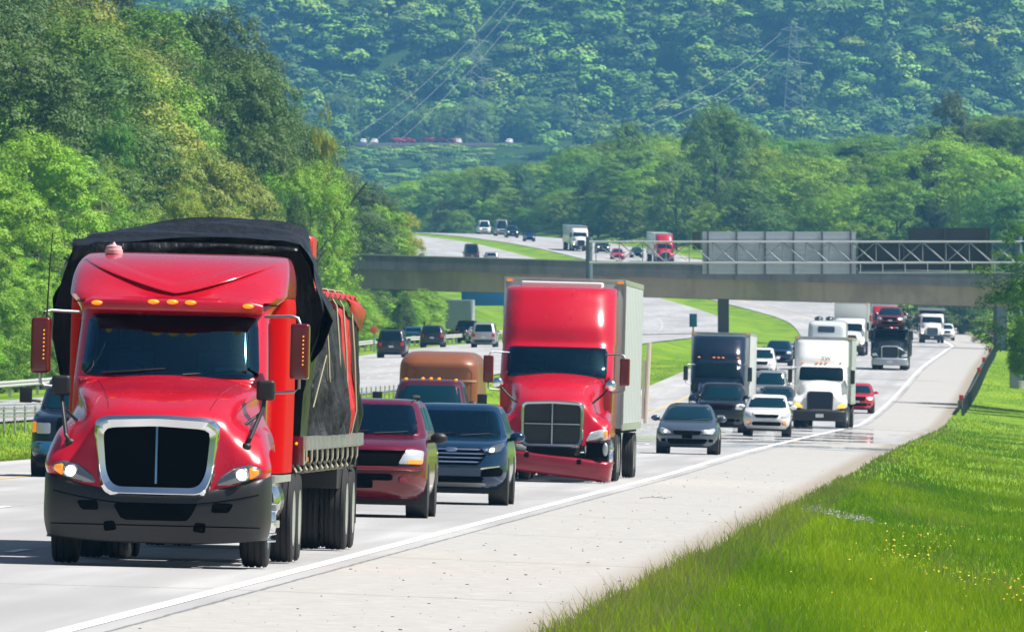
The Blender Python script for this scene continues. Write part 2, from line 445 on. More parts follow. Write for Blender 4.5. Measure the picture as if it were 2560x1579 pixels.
def cabin(t, x, zc, y0, hw, zs, ys):
    m = MB(); m.loft([[(a*hw, y0+.02, zc-.3), (a*hw, y0+.02, zc-.05), (a*hw, y0+.25, zc+.05+.03*math.sin(a*5)), (a*hw, y0+.6, zc+.03), (a*hw, y0+.7, zc-.3)] for a in np.linspace(-1, 1, 15)]); m.build('dashboard', DASH, t, smooth=50)
    m = MB(); m.tube([(x+.19*math.cos(a), y0+.72-.10*math.sin(a), zc+.0+.17*math.sin(a)) for a in np.linspace(0, 2*math.pi, 22)], .016, 6); m.tube([(x-.18, y0+.72, zc), (x+.18, y0+.72, zc)], .02, 6); m.build('steering_wheel', BLACK, t, smooth=60)
    for sx in (-abs(x), abs(x)):
        m = MB(); m.b2((sx-.25, ys, zc-.5), (sx+.25, ys+.16, zs)); m.b2((sx-.13, ys+.02, zs+.03), (sx+.13, ys+.13, zs+.24)); m.build('seat', SEATM, t, bevel=.05, seg=3)
    m = MB(); m.b2((-.09, y0+.95, zc+.42), (.09, y0+.98, zc+.48)); m.build('rear_view_mirror', BLACK, t, bevel=.01)
def bump_v(x, z):
    ax = abs(x); zc = 2.99+.36*(ax/1.12)**1.6; zi = 3.09+.30*(ax/.8)**1.5; e = float(sst(1.21, 1.08, ax))
    return (-.15*float(sst(-.012, .028, z-zc))*float(sst(3.47, 3.36, z)) + .05*float(sst(-.01, .03, z-zi))*float(sst(3.46, 3.3, z)) + .15*float(sst(0, .10, zc-z))*float(sst(2.84, 2.93, z)))*e

def duals(par, y, hw=1.22, r=.5, kind='dual'):
    for sg in (-1, 1):
        wheel(par, sg*(hw-.14), y, r, .27, kind, sg, name='wheel'); wheel(par, sg*(hw-.47), y, r, .27, kind, sg, name='wheel')

def tractor(name, label, loc, rot, st, cat='truck', group=None):
    t = thing(name, label, cat, loc, rot, group); pm = st['paint']; lo = st.get('lo', False)
    body = Body(st['slices'], sub=4 if lo else (20 if 'bump' in st else 7), bump=st.get('bump'), nf=8 if lo else (50 if 'bump' in st else 14), nc=6 if lo else 10)
    b = MB(); body.mesh(b); co = b.build('cab', pm, t, smooth=40)
    if st.get('see'): open_front(co, st['ws'], 3.2); cabin(t, -.5, st['ws'][0][1], 2.05, .98, st['ws'][0][1]+.28, 3.1)
    fy = body.fy
    w = MB(); patch(w, st['ws'], fy, .012, st.get('wsd', .03), .07, 48, 6)
    o = w.build('windshield', SEEGLASS if st.get('see') else st.get('glass', GLASS), t, smooth=60)
    if not lo:
        zs = [z for _, z in st['ws']]; z0 = min(zs)
        wp = MB()
        for x0, x1 in ((-.75, -.05), (.15, .85)):
            wp.tube([(x0, fy(x0, z0+.03)-.05, z0+.03), ((x0+x1)/2, fy(x1, z0+.06)-.05, z0+.06), (x1, fy(x1, z0+.09)-.04, z0+.09)], .011, 6)
        wp.build('wiper', BLACK, t)
    for sg in (-1, 1):
        s = MB(); patch(s, [(2.45, 2.02), (3.35, 2.02), (3.35, 2.68), (2.8, 2.68)], lambda y, z: body.sx(y, z, sg), .008, 0, .06, 28, 3, axis='x', sg=sg)
        s.build('side_window', GLASS, t, smooth=60)
    g = Grid(st['hood']); h = MB(); g.mesh(h, 4 if lo else 8, 3 if lo else 7); h.build('hood', st.get('hoodpaint', pm), t, smooth=50)
    # grille
    f = MB(); frame_ring(f, st['gr_o'], st['gr_i'], st['gy'], st['gy']+.28, lambda x: .05*(x/.6)**2); f.build('grille_frame', st.get('gframe', CHROME), t, smooth=50)
    m = MB(); p = resample(st['gr_i'], 40, .1); m.prism([(q.x*1.02, q.y) for q in p], st['gy']+.1, st['gy']+.2)
    gm = m.build('grille', st.get('gmesh', MESH), t)
    k = MB()
    for bar in st.get('bars', ()): k.b2(*bar)
    if k.v: k.build('grille_bar', st.get('gbar', CHROME), gm, bevel=.008)
    # bumper
    bg_ = Grid(st['bumper']); q = MB(); bg_.mesh(q, 4 if lo else 6, 3 if lo else 5); bo = q.build('bumper', st.get('bumperpaint', BLACK), t, smooth=50, solid=.03)
    for nm, poly, mt, off in st.get('bfeat', ()):
        v = MB(); patch(v, poly, grid_fy(bg_), off, 0, .03, 28, 4, zup=0); v.build(nm, mt, bo, smooth=50)
    if 'brot' in st:
        bo.rotation_euler = st['brot'][0]; bo.location = st['brot'][1]
    # headlights
    gfy = grid_fy(g)
    for sg in (-1, 1):
        if 'hl' in st:
            P_ = st['hl'] if sg > 0 else mir(st['hl'])
            v = MB(); patch(v, P_, gfy, .012, .03, .03, 36, 5, zup=0); hl = v.build('headlight', st.get('hlmat', HOUSE), t, smooth=60)
            if 'bulb' in st:
                x, z, r = st['bulb']; v = MB(); y = gfy(sg*x, z); v.ball((sg*x, y-.03, z), (r, .05, r), 20, 12); v.build('bulb', st.get('bulbmat', LIT), hl, smooth=80)
            if 'turn' in st:
                v = MB(); patch(v, st['turn'] if sg > 0 else mir(st['turn']), gfy, .03, .02, .03, 24, 3, zup=0); v.build('turn_signal', AMBER, hl, smooth=60)
    # main mirrors
    if 'mirror' in st:
        mx, z0, z1, mw, mm = st['mirror']
        for sg in (-1, 1):
            v = MB(); v.b2((sg*(mx-mw/2), 1.95, z0), (sg*(mx+mw/2), 2.2, z1)); mo = v.build('mirror', mm, t, bevel=.05, seg=4, smooth=60)
            v = MB(); v.b2((sg*(mx-mw*.42), 2.195, z0+.04), (sg*(mx+mw*.42), 2.21, z1-.04)); v.build('mirror_glass', MIRR, mo)
            v = MB()
            v.tube([(sg*1.02, 2.45, z1+.07), (sg*(mx-.1), 2.1, z1+.08), (sg*(mx-.03), 2.08, z1+.06), (sg*mx, 2.08, z1-.02)], .018, 8)
            v.build('mirror_arm', STEEL, mo, smooth=60); v = MB()
            v.tube([(sg*mx, 2.08, z0+.02), (sg*mx, 2.08, z0-.1), (sg*(mx-.05), 2.08, z0-.14), (sg*1.1, 2.15, z0-.16)], .018, 8)
            v.build('mirror_arm', STEEL, mo, smooth=60)
            if st.get('mdots'):
                for i in range(8):
                    v = MB(); v.ball((sg*mx+.04, 1.945, z0+.16+i*(z1-z0-.3)/7), .0095, 8, 6); v.build('marker_light', AMBERDOT, mo, smooth=80)
    # roof markers
    for x, z in st.get('markers', ()):
        v = MB(); v.ball((x, st['mky'](x, z), z), (.065, .05, .026), 14, 8); v.build('marker_light', st.get('mkmat', AMBERDOT), t, smooth=80)
    # running gear
    sy = st.get('steer', 1.25)
    for sg in (-1, 1): wheel(t, sg*1.04, sy, .5, .29, 'steer', sg)
    for y in st.get('drives', (6.0, 7.3)): duals(t, y)
    c = MB()
    for sg in (-1, 1): c.b2((sg*.38, .5, .62), (sg*.5, st.get('flen', 8.0), .9))
    c.b2((-.9, sy-.06, .42), (.9, sy+.06, .54)); c.b2((-.45, 1.2, .55), (.45, 5.0, 1.2)); c.b2((-1.05, 1.9, .85), (1.05, 5.5, 1.1))
    for y in st.get('drives', (6.0, 7.3)): c.b2((-.9, y-.08, .42), (.9, y+.08, .58))
    c.b2((-.5, 5.9, .9), (.5, 7.0, 1.15))
    c.build('chassis', CHASSIS, t)
    for sg in (-1, 1):
        k = MB(); k.lathe([(2.7, .02), (2.7, .27), (2.75, .3), (4.4, .3), (4.45, .27), (4.45, .02)], (sg*.88, 0, .72), 'y', 24); k.build('fuel_tank', CHROME, t, smooth=50)
    return t, body, g

def scaled_hood(zc, zt, y0, y1, zb, hw=1.21, gx=.66):
    f = lambda a: y0+(y1-y0)*a
    return [[(hw, y0+.3, zb+.12), (hw-.06, y0+.08, zb+.1), (hw-.22, y0-.06, zb+.06), (gx+.18, y0-.1, zb), (gx, y0-.12, zb-.03), (gx*.6, y0-.12, zb-.05), (0, y0-.12, zb-.05)],
            [(hw+.02, y0+.2, zb+.28), (hw-.03, y0+.03, zb+.3), (hw-.15, y0-.04, zb+.34), (gx+.22, y0-.02, zb+.38), (gx+.02, y0, zb+.42), (gx*.6, y0, zb+.45), (0, y0, zb+.45)],
            [(hw+.01, y0+.25, zb+.42), (hw-.06, y0+.25, zb+.5), (hw-.24, y0+.3, zb+.56), (gx+.2, y0+.22, zb+.64), (gx+.03, y0+.12, zt-.06), (gx*.6, y0+.04, zt+.02), (0, y0+.02, zt+.03)],
            [(hw, f(.5), zb+.4), (hw-.03, f(.5), zb+.52), (hw-.14, f(.5), zb+.6), (gx+.28, f(.5), (zb+zt)/2+.22), (gx+.14, f(.5), (zc+zt)/2-.07), (gx*.75, f(.5), (zc+zt)/2+.05), (0, f(.5), (zc+zt)/2+.09)],
            [(hw-.01, y1+.05, zb+.4), (hw-.03, y1+.05, zb+.6), (hw-.1, y1+.05, zb+.72), (gx+.36, y1+.05, zt-.1), (gx+.3, y1+.05, zc-.16), (gx*.95, y1+.04, zc-.02), (0, y1+.04, zc+.03)]]
BUMP1 = [[(1.2,.75,.33),(1.19,.42,.31),(1.1,.18,.30),(.8,.1,.27),(.4,.08,.25),(0,.08,.25)],
         [(1.23,.75,.5),(1.23,.38,.5),(1.12,.1,.5),(.8,.02,.48),(.4,0,.48),(0,0,.48)],
         [(1.23,.75,.8),(1.23,.36,.78),(1.12,.08,.76),(.8,0,.7),(.4,-.01,.66),(0,-.01,.66)],
         [(1.22,.75,1.02),(1.22,.4,1.0),(1.12,.12,.96),(.8,.06,.88),(.4,.04,.80),(0,.04,.79)],
         [(1.15,.8,1.03),(1.15,.5,1.02),(1.05,.25,.97),(.8,.2,.89),(.4,.2,.8),(0,.2,.79)]]
def flat_bumper(z0, z1, hw=1.22, y=0):
    f = lambda z, d: [(hw,.6+y,z),(hw-.01,.3+y+d,z),(hw-.12,.1+y+d,z),(.7,.02+y+d,z),(.35,y+d,z),(0,y+d,z)]
    return [f(z0, .08), f(z0+.08, .01), f((z0+z1)/2, 0), f(z1-.06, .01), f(z1, .08), f(z1, .2)]
def fairing_slices(zc, zw, top, hw=1.2, y0=1.95, back=5.4, rake=.55, topy=1.5, rf=.32):
    """cowl height, windshield top, roof height."""
    s = [(.95,y0+.03,back,hw-.05,.08,.05,.03), (zc-.3,y0+.02,back,hw-.03,.12,.05,.05), (zc,y0,back,hw-.03,rf,.05,.12), (zw,y0+rake,back,hw-.04,rf+.04,.05,.14),
         (zw+.12,y0+rake+.1,back,hw-.02,rf+.06,.05,.15)]
    n = 4
    for i in range(1, n+1):
        a = i/n; s.append((zw+.12+(top-zw-.2)*a, y0+rake+.1+topy*(a**1.7)*.75, back, hw-.02-.03*a, rf+.08+.06*a, .06, .18+.12*a))
    s += [(top-.02, y0+rake+topy*1.05, back-.05, hw-.12, .4, .1, .3), (top, y0+rake+topy*1.4, back-.1, hw-.3, .3, .15, .1)]
    return s

# ------------------------------------------------------------------ passenger vehicles
def S_suv(L, hw, H, cz=1.12, yc=1.2, hood=.98, nose=.06, roofb=.35, rake=.8):
    return [(.26,.25,L-.2,hw-.1,.35,.2,.14), (.40,.06,L-.06,hw-.02,.42,.25,.15), (.62,.0,L,hw,.42,.25,.15), (hood-.12,nose,L,hw-.01,.40,.25,.15),
            (hood,nose+.12,L,hw-.03,.40,.25,.16), (cz-.04,yc*.55,L,hw-.05,.4,.25,.14), (cz,yc,L-.02,hw-.06,.3,.22,.12), (cz+.05,yc+.1,L-.05,hw-.07,.25,.22,.10),
            (H-.12,yc+rake-.1,L-roofb,hw-.2,.25,.2,.08), (H-.05,yc+rake+.02,L-roofb-.08,hw-.25,.25,.2,.08), (H-.012,yc+rake+.2,L-roofb-.2,hw-.34,.22,.2,.06), (H,yc+rake+.55,L-roofb-.5,hw-.5,.15,.15,.03)]
def S_sedan(L, hw, H):
    return [(.2,.25,L-.25,hw-.12,.35,.25,.16), (.34,.05,L-.05,hw-.03,.45,.3,.18), (.52,.0,L,hw,.45,.3,.18), (.68,.06,L,hw-.01,.42,.3,.18), (.76,.2,L-.02,hw-.04,.4,.3,.18),
            (.88,.75,L-.1,hw-.06,.4,.3,.14), (.93,1.15,L-.25,hw-.08,.3,.25,.12), (.98,1.25,L-.9,hw-.1,.25,.22,.1), (H-.1,2.1,L-1.5,hw-.27,.25,.2,.07), (H-.03,2.35,L-1.7,hw-.36,.2,.2,.06), (H,2.8,L-2.0,hw-.52,.15,.15,.03)]
def car(name, label, loc, rot, sl, pm, ws=None, feats=(), rear=(), wheels=None, mirror=None, group=None, cat='car', glass=GLASS2, hw=None, wr=.35, plate=True, wipers=True, sub=5, tailz=None, windows=True, see=False):
    t = thing(name, label, cat, loc, rot, group)
    B_ = Body(sl, sub=sub, nf=9, nc=6); L = B_.L; hw = hw or max(s[3] for s in sl)
    b = MB(); B_.mesh(b); bo = b.build('body', pm, t, smooth=40)
    if see: open_front(bo, ws, L*.55); cabin(t, -.38, ws[0][1]-.03, B_.at(ws[0][1])[0]+.12, hw-.17, ws[0][1]+.14, B_.at(ws[0][1])[0]+1.3)
    H = sl[-1][0]; cz = [s for s in sl if True]
    fy, by = B_.fy, B_.by
    zc = ws[0][1]; zt = max(p[1] for p in ws)
    g = MB(); patch(g, ws, fy, .008, .02, .05, 40, 5); wo = g.build('windshield', SEEGLASS if see else glass, t, smooth=60)
    if wipers:
        v = MB()
        for x0, x1 in ((-.5, .0), (.1, .6)): v.tube([(x0, fy(x0, zc+.02)-.03, zc+.015), (x1, fy(x1, zc+.05)-.03, zc+.05)], .01, 5)
        v.build('wiper', BLACK, t)
    if windows:
        for sg in (-1, 1):
            y0 = B_.at(zc+.05)[0]+.45; y1 = B_.at((zc+zt)/2)[1]-.35; y2 = B_.at(zt)[0]+.25
            for (a0, a1, a2) in ((y0, (y0+y1)/2-.05, max(y0+.1, y2)), ((y0+y1)/2+.05, y1, None)):
                v = MB(); poly = [(a0, zc+.06), (a1, zc+.06), (a1, zt-.03), ((a2 if a2 else a0), zt-.03)]
                patch(v, poly, lambda y, z: B_.sx(y, z, sg), .006, 0, .04, 24, 3, axis='x', sg=sg); v.build('side_window', glass, t, smooth=60)
    for f in feats:
        nm, poly, mt, off = f[:4]; both = f[4] if len(f) > 4 else False; dome = f[5] if len(f) > 5 else 0; rn = f[6] if len(f) > 6 else .03
        for P_ in ([poly, mir(poly)] if both else [poly]):
            v = MB(); patch(v, P_, fy, off, dome, rn, 32, 4, zup=.15); v.build(nm, mt, t, smooth=50)
    for f in rear:
        nm, poly, mt, off = f[:4]; both = f[4] if len(f) > 4 else False
        for P_ in ([poly, mir(poly)] if both else [poly]):
            v = MB(); patch(v, P_, by, off, 0, .03, 24, 3, sg=1, zup=.15); v.build(nm, mt, t, smooth=50)
    for (y, sgs) in [((wheels or (.95, L-.95))[i], None) for i in (0, 1)]:
        for sg in (-1, 1):
            v = MB(); v.lathe([(sg*(hw-.32), .01), (sg*(hw-.32), wr+.05), (sg*(hw+.004), wr+.05), (sg*(hw+.004), .01)], (0, y, wr+.02), n=24); v.build('wheel_arch', BLACK, t, smooth=40)
            wheel(t, sg*(hw-.115), y, wr, .25, 'alloy', sg, n=24)
    if mirror:
        mz, mm, my = mirror
        for sg in (-1, 1):
            xo = abs(B_.sx(my, mz-.05, sg)); v = MB(); v.ball((sg*(xo+.16), my-.02, mz), (.13, .09, .085), 14, 10); mo = v.build('mirror', mm, t, smooth=70)
            v = MB(); v.tube([(sg*(xo-.05), my+.04, mz-.06), (sg*(xo+.1), my, mz-.04)], .03, 6); v.build('mirror_arm', BLACK, mo, smooth=60)
    v = MB(); v.b2((-hw+.12, .5, .18), (hw-.12, L-.4, .32)); v.build('underbody', CHASSIS, t)
    return t, B_
def box_trailer(name, label, loc, rot, y0, L, top=4.08, col=None, group=None, hw=1.28, axles=True, zb=1.12, frontm=None):
    t = thing(name, label, 'trailer', loc, rot, group); col = col or paint('trailer_white', (.62,.65,.64), .25, .5, 0, 0)
    b = MB(); b.b2((-hw, y0, zb), (hw, y0+L, top)); b.build('box', [col], t, bevel=.03)
    e = MB()
    for sg in (-1, 1):
        e.b2((sg*(hw-.03), y0-.015, zb), (sg*(hw+.012), y0+.08, top+.01)); e.b2((sg*(hw-.02), y0+.1, top-.10), (sg*(hw+.012), y0+L, top+.008)); e.b2((sg*(hw-.02), y0+.1, zb-.04), (sg*(hw+.014), y0+L, zb+.12))
        for k in range(int(L/1.2)): e.b2((sg*(hw-.01), y0+.9+k*1.2, zb+.13), (sg*(hw+.006), y0+.93+k*1.2, top-.11))
    e.b2((-hw, y0-.015, top-.09), (hw, y0+.02, top+.012))
    e.build('trim_rail', ALU, t, bevel=.006)
    for sg in (-1, 1):
        v = MB(); v.b2((sg*(hw-.1)-.06, y0-.035, top-.08), (sg*(hw-.1)+.06, y0-.014, top-.03)); v.build('marker_light', AMBER, t)
    u = MB()
    for sg in (-1, 1): u.b2((sg*.4, y0+.3, .95), (sg*.52, y0+L-.1, zb-.01)); u.b2((sg*.75, y0+2.6, .3), (sg*.87, y0+2.75, zb-.01))
    for k in range(8): u.b2((-hw+.05, y0+.5+k*L/8, zb-.1), (hw-.05, y0+.6+k*L/8, zb-.012))
    u.build('underframe', CHASSIS, t)
    if axles:
        for y in (y0+L-2.6, y0+L-1.35): duals(t, y, hw-.04)
    return t
# a place on a carriageway
def near(u, D, flip=False, roll=True):
    g = float(ZN(D+8)-ZN(D))/8; s = float(XE(D+10)-XE(D-10))/20
    return (float(XE(D))+u, D, float(zroad(u, D))+.012), (g if not flip else -g, 0.025 if not flip else -.025, -s + (math.pi if flip else 0))
def far_side(u, D, flip=True):
    g = float(ZS(D+8)-ZS(D))/8; s = float(XE(D+10)-XE(D-10))/20
    return (float(XE(D))+u, D, float(zroads(u, D))+.012), (-g if flip else g, 0, -s + (math.pi if flip else 0))
# ------------------------------------------------------------------ ground, roads
def N(nt, t, **kw):
    n = nt.nodes.new(t)
    for k, v in kw.items():
        if hasattr(n, k): setattr(n, k, v)
    return n
def mathn(nt, op, a, b=None, c=None):
    n = nt.nodes.new("ShaderNodeMath"); n.operation = op
    for i, x in enumerate((a, b, c)):
        if x is None: continue
        if isinstance(x, (int, float)): n.inputs[i].default_value = x
        else: nt.links.new(x, n.inputs[i])
    return n.outputs[0]
def mixn(nt, f, a, b):
    n = nt.nodes.new("ShaderNodeMix"); n.data_type = 'RGBA'
    for s, x in ((0, f), (6, a), (7, b)):
        if isinstance(x, tuple): n.inputs[s].default_value = (*x, 1)
        elif isinstance(x, (int, float)): n.inputs[s].default_value = x
        else: nt.links.new(x, n.inputs[s])
    return n.outputs[2]
def rampn(nt, x, a, b, lo=0., hi=1.):
    n = nt.nodes.new("ShaderNodeMapRange"); n.interpolation_type = 'SMOOTHSTEP'
    nt.links.new(x, n.inputs[0])
    for i, q in enumerate((a, b, lo, hi)): n.inputs[i+1].default_value = q
    return n.outputs[0]
def noisen(nt, vec, sc, det=5, rough=.55):
    n = nt.nodes.new("ShaderNodeTexNoise"); n.inputs["Scale"].default_value = sc; n.inputs["Detail"].default_value = det; n.inputs["Roughness"].default_value = rough
    nt.links.new(vec, n.inputs["Vector"]); return n.outputs["Fac"]
def uvvec(nt, su, sv):
    a = N(nt, "ShaderNodeAttribute", attribute_name="u"); b = N(nt, "ShaderNodeAttribute", attribute_name="v"); c = N(nt, "ShaderNodeCombineXYZ")
    nt.links.new(mathn(nt, 'MULTIPLY', a.outputs["Fac"], su), c.inputs[0]); nt.links.new(mathn(nt, 'MULTIPLY', b.outputs["Fac"], sv), c.inputs[1])
    return c.outputs[0], a.outputs["Fac"], b.outputs["Fac"]
def road_material():
    m, nt, b = newmat("concrete_road"); v1, u, v = uvvec(nt, 1, 1); vs, _, _ = uvvec(nt, 1.6, .05); vb, _, _ = uvvec(nt, .25, .03)
    n1 = noisen(nt, vs, 1.0, 6, .6); n2 = noisen(nt, v1, 3.0, 8, .75); n3 = noisen(nt, vb, 1., 3); nf = noisen(nt, v1, 14, 4, .8)
    col = mixn(nt, rampn(nt, n1, .3, .7), (.345,.343,.345), (.43,.427,.427))
    col = mixn(nt, rampn(nt, n3, .35, .65, 0, .75), col, (.275,.273,.28))
    tr = None                                                     # tyre polish and oil down every lane
    for c in (-.95, -2.75, -4.6, -6.4, -8.3, -10.1):
        d = mathn(nt, 'ABSOLUTE', mathn(nt, 'ADD', u, -c)); w = rampn(nt, d, .1, .55, 1, 0); tr = w if tr is None else mathn(nt, 'MAXIMUM', tr, w)
    col = mixn(nt, mathn(nt, 'MULTIPLY', tr, rampn(nt, n1, .2, .8, .2, .75)), col, (.285,.282,.28))
    sh = rampn(nt, u, .42, .5)                                    # the shoulder: warmer, dirtier
    shc = mixn(nt, rampn(nt, n2, .42, .66), (.34,.33,.315), (.43,.42,.40))
    shc = mixn(nt, rampn(nt, nf, .62, .70, 0, .6), shc, (.13,.115,.10))
    col = mixn(nt, sh, col, shc)
    e = mathn(nt, 'ADD', u, mathn(nt, 'MULTIPLY', n2, 1.1)); col = mixn(nt, rampn(nt, e, 3.7, 4.3, 0, .85), col, (.26,.22,.165))
    lw = noisen(nt, uvvec(nt, 1, .15)[0], 2.2, 6, .8); jn = mathn(nt, 'ADD', u, mathn(nt, 'MULTIPLY', lw, .12))
    jd = mathn(nt, 'ABSOLUTE', mathn(nt, 'ADD', jn, -.47)); col = mixn(nt, rampn(nt, jd, .012, .035, .75, 0), col, (.10,.095,.09))
    for c in (-3.68, -7.36):                                      # sealed lane joints
        jd = mathn(nt, 'ABSOLUTE', mathn(nt, 'ADD', jn, -c-.15)); col = mixn(nt, rampn(nt, jd, .01, .04, .5, 0), col, (.16,.155,.15))
    md = mathn(nt, 'PINGPONG', mathn(nt, 'ADD', v, mathn(nt, 'MULTIPLY', n2, .9)), 13.7)
    col = mixn(nt, mathn(nt, 'MULTIPLY', rampn(nt, md, .07, .30, 1, 0), rampn(nt, nf, .3, .6, .1, .8)), col, (.20,.19,.18))
    sp = noisen(nt, uvvec(nt, 9, .5)[0], 1, 3, .6); col = mixn(nt, rampn(nt, sp, .69, .77, 0, .65), col, (.17,.16,.15))
    nt.links.new(col, b.inputs["Base Color"]); b.inputs["Specular IOR Level"].default_value = .3
    # heat-mirage reflections imitated by low-roughness patches in the dip of the road
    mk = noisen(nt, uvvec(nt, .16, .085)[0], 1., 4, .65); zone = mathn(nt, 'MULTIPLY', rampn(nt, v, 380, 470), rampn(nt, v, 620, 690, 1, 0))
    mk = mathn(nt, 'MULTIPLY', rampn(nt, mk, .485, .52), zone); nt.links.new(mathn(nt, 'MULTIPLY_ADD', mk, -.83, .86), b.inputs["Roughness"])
    return m
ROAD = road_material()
def paint_mat(name, col, wear=.5):
    m, nt, b = newmat(name); v1, u, v = uvvec(nt, 6, .8); n = noisen(nt, v1, 1.5, 6, .7)
    nt.links.new(mixn(nt, rampn(nt, n, .55, .75, 0, wear), col, (.45,.44,.43)), b.inputs["Base Color"]); b.inputs["Roughness"].default_value = .6
    return m
LINEW = paint_mat("white_road_paint", (.80,.80,.79)); LINEY = paint_mat("yellow_road_paint", (.62,.42,.16), .6)
def strip(name, us, vs, zf, mat, lift=0., kind='structure'):
    us = np.array(us, float); vs = np.array(vs, float); UU, VV = np.meshgrid(us, vs)
    X = XE(VV)+UU; Z = zf(UU, VV)+lift; n, m = UU.shape
    i = np.arange(n*m).reshape(n, m); f = np.stack([i[:-1,:-1].ravel(), i[:-1,1:].ravel(), i[1:,1:].ravel(), i[1:,:-1].ravel()], 1)
    o = npmesh(name, np.stack([X.ravel(), VV.ravel(), Z.ravel()], 1), f, mat, {"u": UU.ravel(), "v": VV.ravel()}, smooth=True)
    if kind: o["kind"] = kind
    return o
VR = np.concatenate([np.arange(50, 300, 5), np.arange(300, 1500, 10), np.arange(1500, 2900, 20)])
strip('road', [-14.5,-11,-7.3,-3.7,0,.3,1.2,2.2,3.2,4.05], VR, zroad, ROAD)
strip('far_road', [-39,-35,-31,-27,-24,-22], VR, zroads, ROAD)
strip('edge_line', [.0,.17], VR, zroad, LINEW, .006)
strip('yellow_line', [-11.25,-11.08], VR, zroad, LINEY, .006)
strip('far_edge_line', [-37.1,-36.9], VR[VR < 900], zroads, LINEW, .008)
strip('far_yellow_line', [-25.2,-25.0], VR[VR < 700], zroads, LINEY, .008)
def dashes(name, us, zf, v0, v1):
    V_, F_, A_, B_ = [], [], [], []
    for u in us:
        for v in np.arange(v0, v1, 12.2):
            o = len(V_)
            for (a, b) in ((u, v), (u+.13, v), (u+.13, v+3.05), (u, v+3.05)):
                V_.append((float(XE(b))+a, b, float(zf(a, b))+.007)); A_.append(a); B_.append(b)
            F_.append((o, o+1, o+2, o+3))
    o = npmesh(name, np.array(V_), np.array(F_), LINEW, {"u": np.array(A_), "v": np.array(B_)}); o["kind"] = 'structure'
dashes('lane_marking', (-3.75, -7.45), zroad, 61.5, 1600); dashes('far_lane_marking', (-28.8, -32.6), zroads, 300, 1600)

def grass_material():
    m, nt, b = newmat("grass_ground"); tc = N(nt, "ShaderNodeTexCoord"); P_ = tc.outputs["Object"]
    mp = N(nt, "ShaderNodeMapping"); mp.inputs["Scale"].default_value = (1, .22, 1); nt.links.new(P_, mp.inputs[0])
    n1 = noisen(nt, mp.outputs[0], .35, 5, .6); n2 = noisen(nt, mp.outputs[0], 3.5, 6, .7)
    col = mixn(nt, rampn(nt, n1, .32, .68), (.085,.19,.010), (.21,.31,.016)); col = mixn(nt, rampn(nt, n2, .35, .7, 0, .6), col, (.12,.22,.015))
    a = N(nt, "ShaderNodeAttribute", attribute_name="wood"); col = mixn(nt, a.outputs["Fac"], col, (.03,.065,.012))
    nt.links.new(col, b.inputs["Base Color"]); b.inputs["Roughness"].default_value = .9; b.inputs["Specular IOR Level"].default_value = .1
    return m
GRASSG = grass_material()
def ground_mesh():
    us = [-330,-250,-190,-150,-120,-100,-85,-72,-62,-55,-50,-46,-44,-42,-40.5,-39.3,-39,-35,-30,-26,-22,-21.6,-20,-18,-16,-14.9,-14.5,-10,-5,0,2,3.9,4.0,4.4,5,5.6,6.3,7,8,9,10,11.5,13,15,17,20,24,30,40,55,75,100,140,190,250,330]
    vs = np.concatenate([np.arange(40, 400, 4), np.arange(400, 1500, 10), np.arange(1500, 3000, 25), np.arange(3000, 4200, 100), np.arange(4200, 5300, 20)])
    us = np.array(us, float); UU, VV = np.meshgrid(us, vs); X = np.where(VV < 2900, XE(VV), float(XE(2900)))+UU*(1+sst(2900, 4200, VV)*.35) + sst(2900, 4200, VV)*95; Z = ground(UU, VV)
    n, m = UU.shape; i = np.arange(n*m).reshape(n, m); f = np.stack([i[:-1,:-1].ravel(), i[:-1,1:].ravel(), i[1:,1:].ravel(), i[1:,:-1].ravel()], 1)
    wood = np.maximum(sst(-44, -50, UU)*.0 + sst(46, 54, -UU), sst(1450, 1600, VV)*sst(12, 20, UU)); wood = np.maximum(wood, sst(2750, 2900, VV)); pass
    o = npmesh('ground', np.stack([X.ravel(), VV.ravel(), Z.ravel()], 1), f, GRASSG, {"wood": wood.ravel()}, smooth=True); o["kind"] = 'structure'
ground_mesh()
def gz(X, v):                       # ground height at a world position (v < 2900)
    return float(ground(X-float(XE(v)), v))

# ------------------------------------------------------------------ overpass
def streak_concrete(name, col, dark):
    m, nt, b = newmat(name); tc = N(nt, "ShaderNodeTexCoord"); a = N(nt, "ShaderNodeMapping"); a.inputs["Scale"].default_value = (.9, .9, .09); nt.links.new(tc.outputs["Object"], a.inputs[0])
    n = noisen(nt, a.outputs[0], 1.2, 6, .7); n2 = noisen(nt, tc.outputs["Object"], .35, 4, .6); c = mixn(nt, rampn(nt, n, .45, .7, 0, .75), col, dark); c = mixn(nt, rampn(nt, n2, .45, .65, 0, .6), c, tuple(x*.6 for x in col))
    nt.links.new(c, b.inputs["Base Color"]); b.inputs["Roughness"].default_value = .9; return m
CONC = streak_concrete("bridge_concrete", (.42,.33,.225), (.31,.245,.165)); CONCD = streak_concrete("parapet_concrete", (.17,.165,.152), (.07,.07,.066))
CONCL = simple("pale_concrete", (.42,.41,.39), .85, dirt=.3, bump=.2, bscale=8); PIERM = simple("pier_concrete", (.14,.115,.095), .9, dirt=.2); PIERB = simple("grey_pier", (.20,.235,.26), .8, dirt=.2)
DB = 1300.0
bx = lambda px: (px-CX)*DB/FPX
br = thing('overpass_bridge', 'concrete overpass bridge crossing the whole highway behind the sign gantry', 'bridge', (0, DB, 10.5))
ptop = lambda X: 14.55 + (X-bx(930))*(12.85-14.55)/(bx(2512)-bx(930)) - 10.5
def slab(mb, y0, y1, za, zb, n=30, x0=bx(640), x1=bx(2700)):
    for k in range(n):
        pass
    xs = np.linspace(x0, x1, n); mb.loft([[(x, y0, ptop(x)+za), (x, y1, ptop(x)+za), (x, y1, ptop(x)+zb), (x, y0, ptop(x)+zb)] for x in xs])
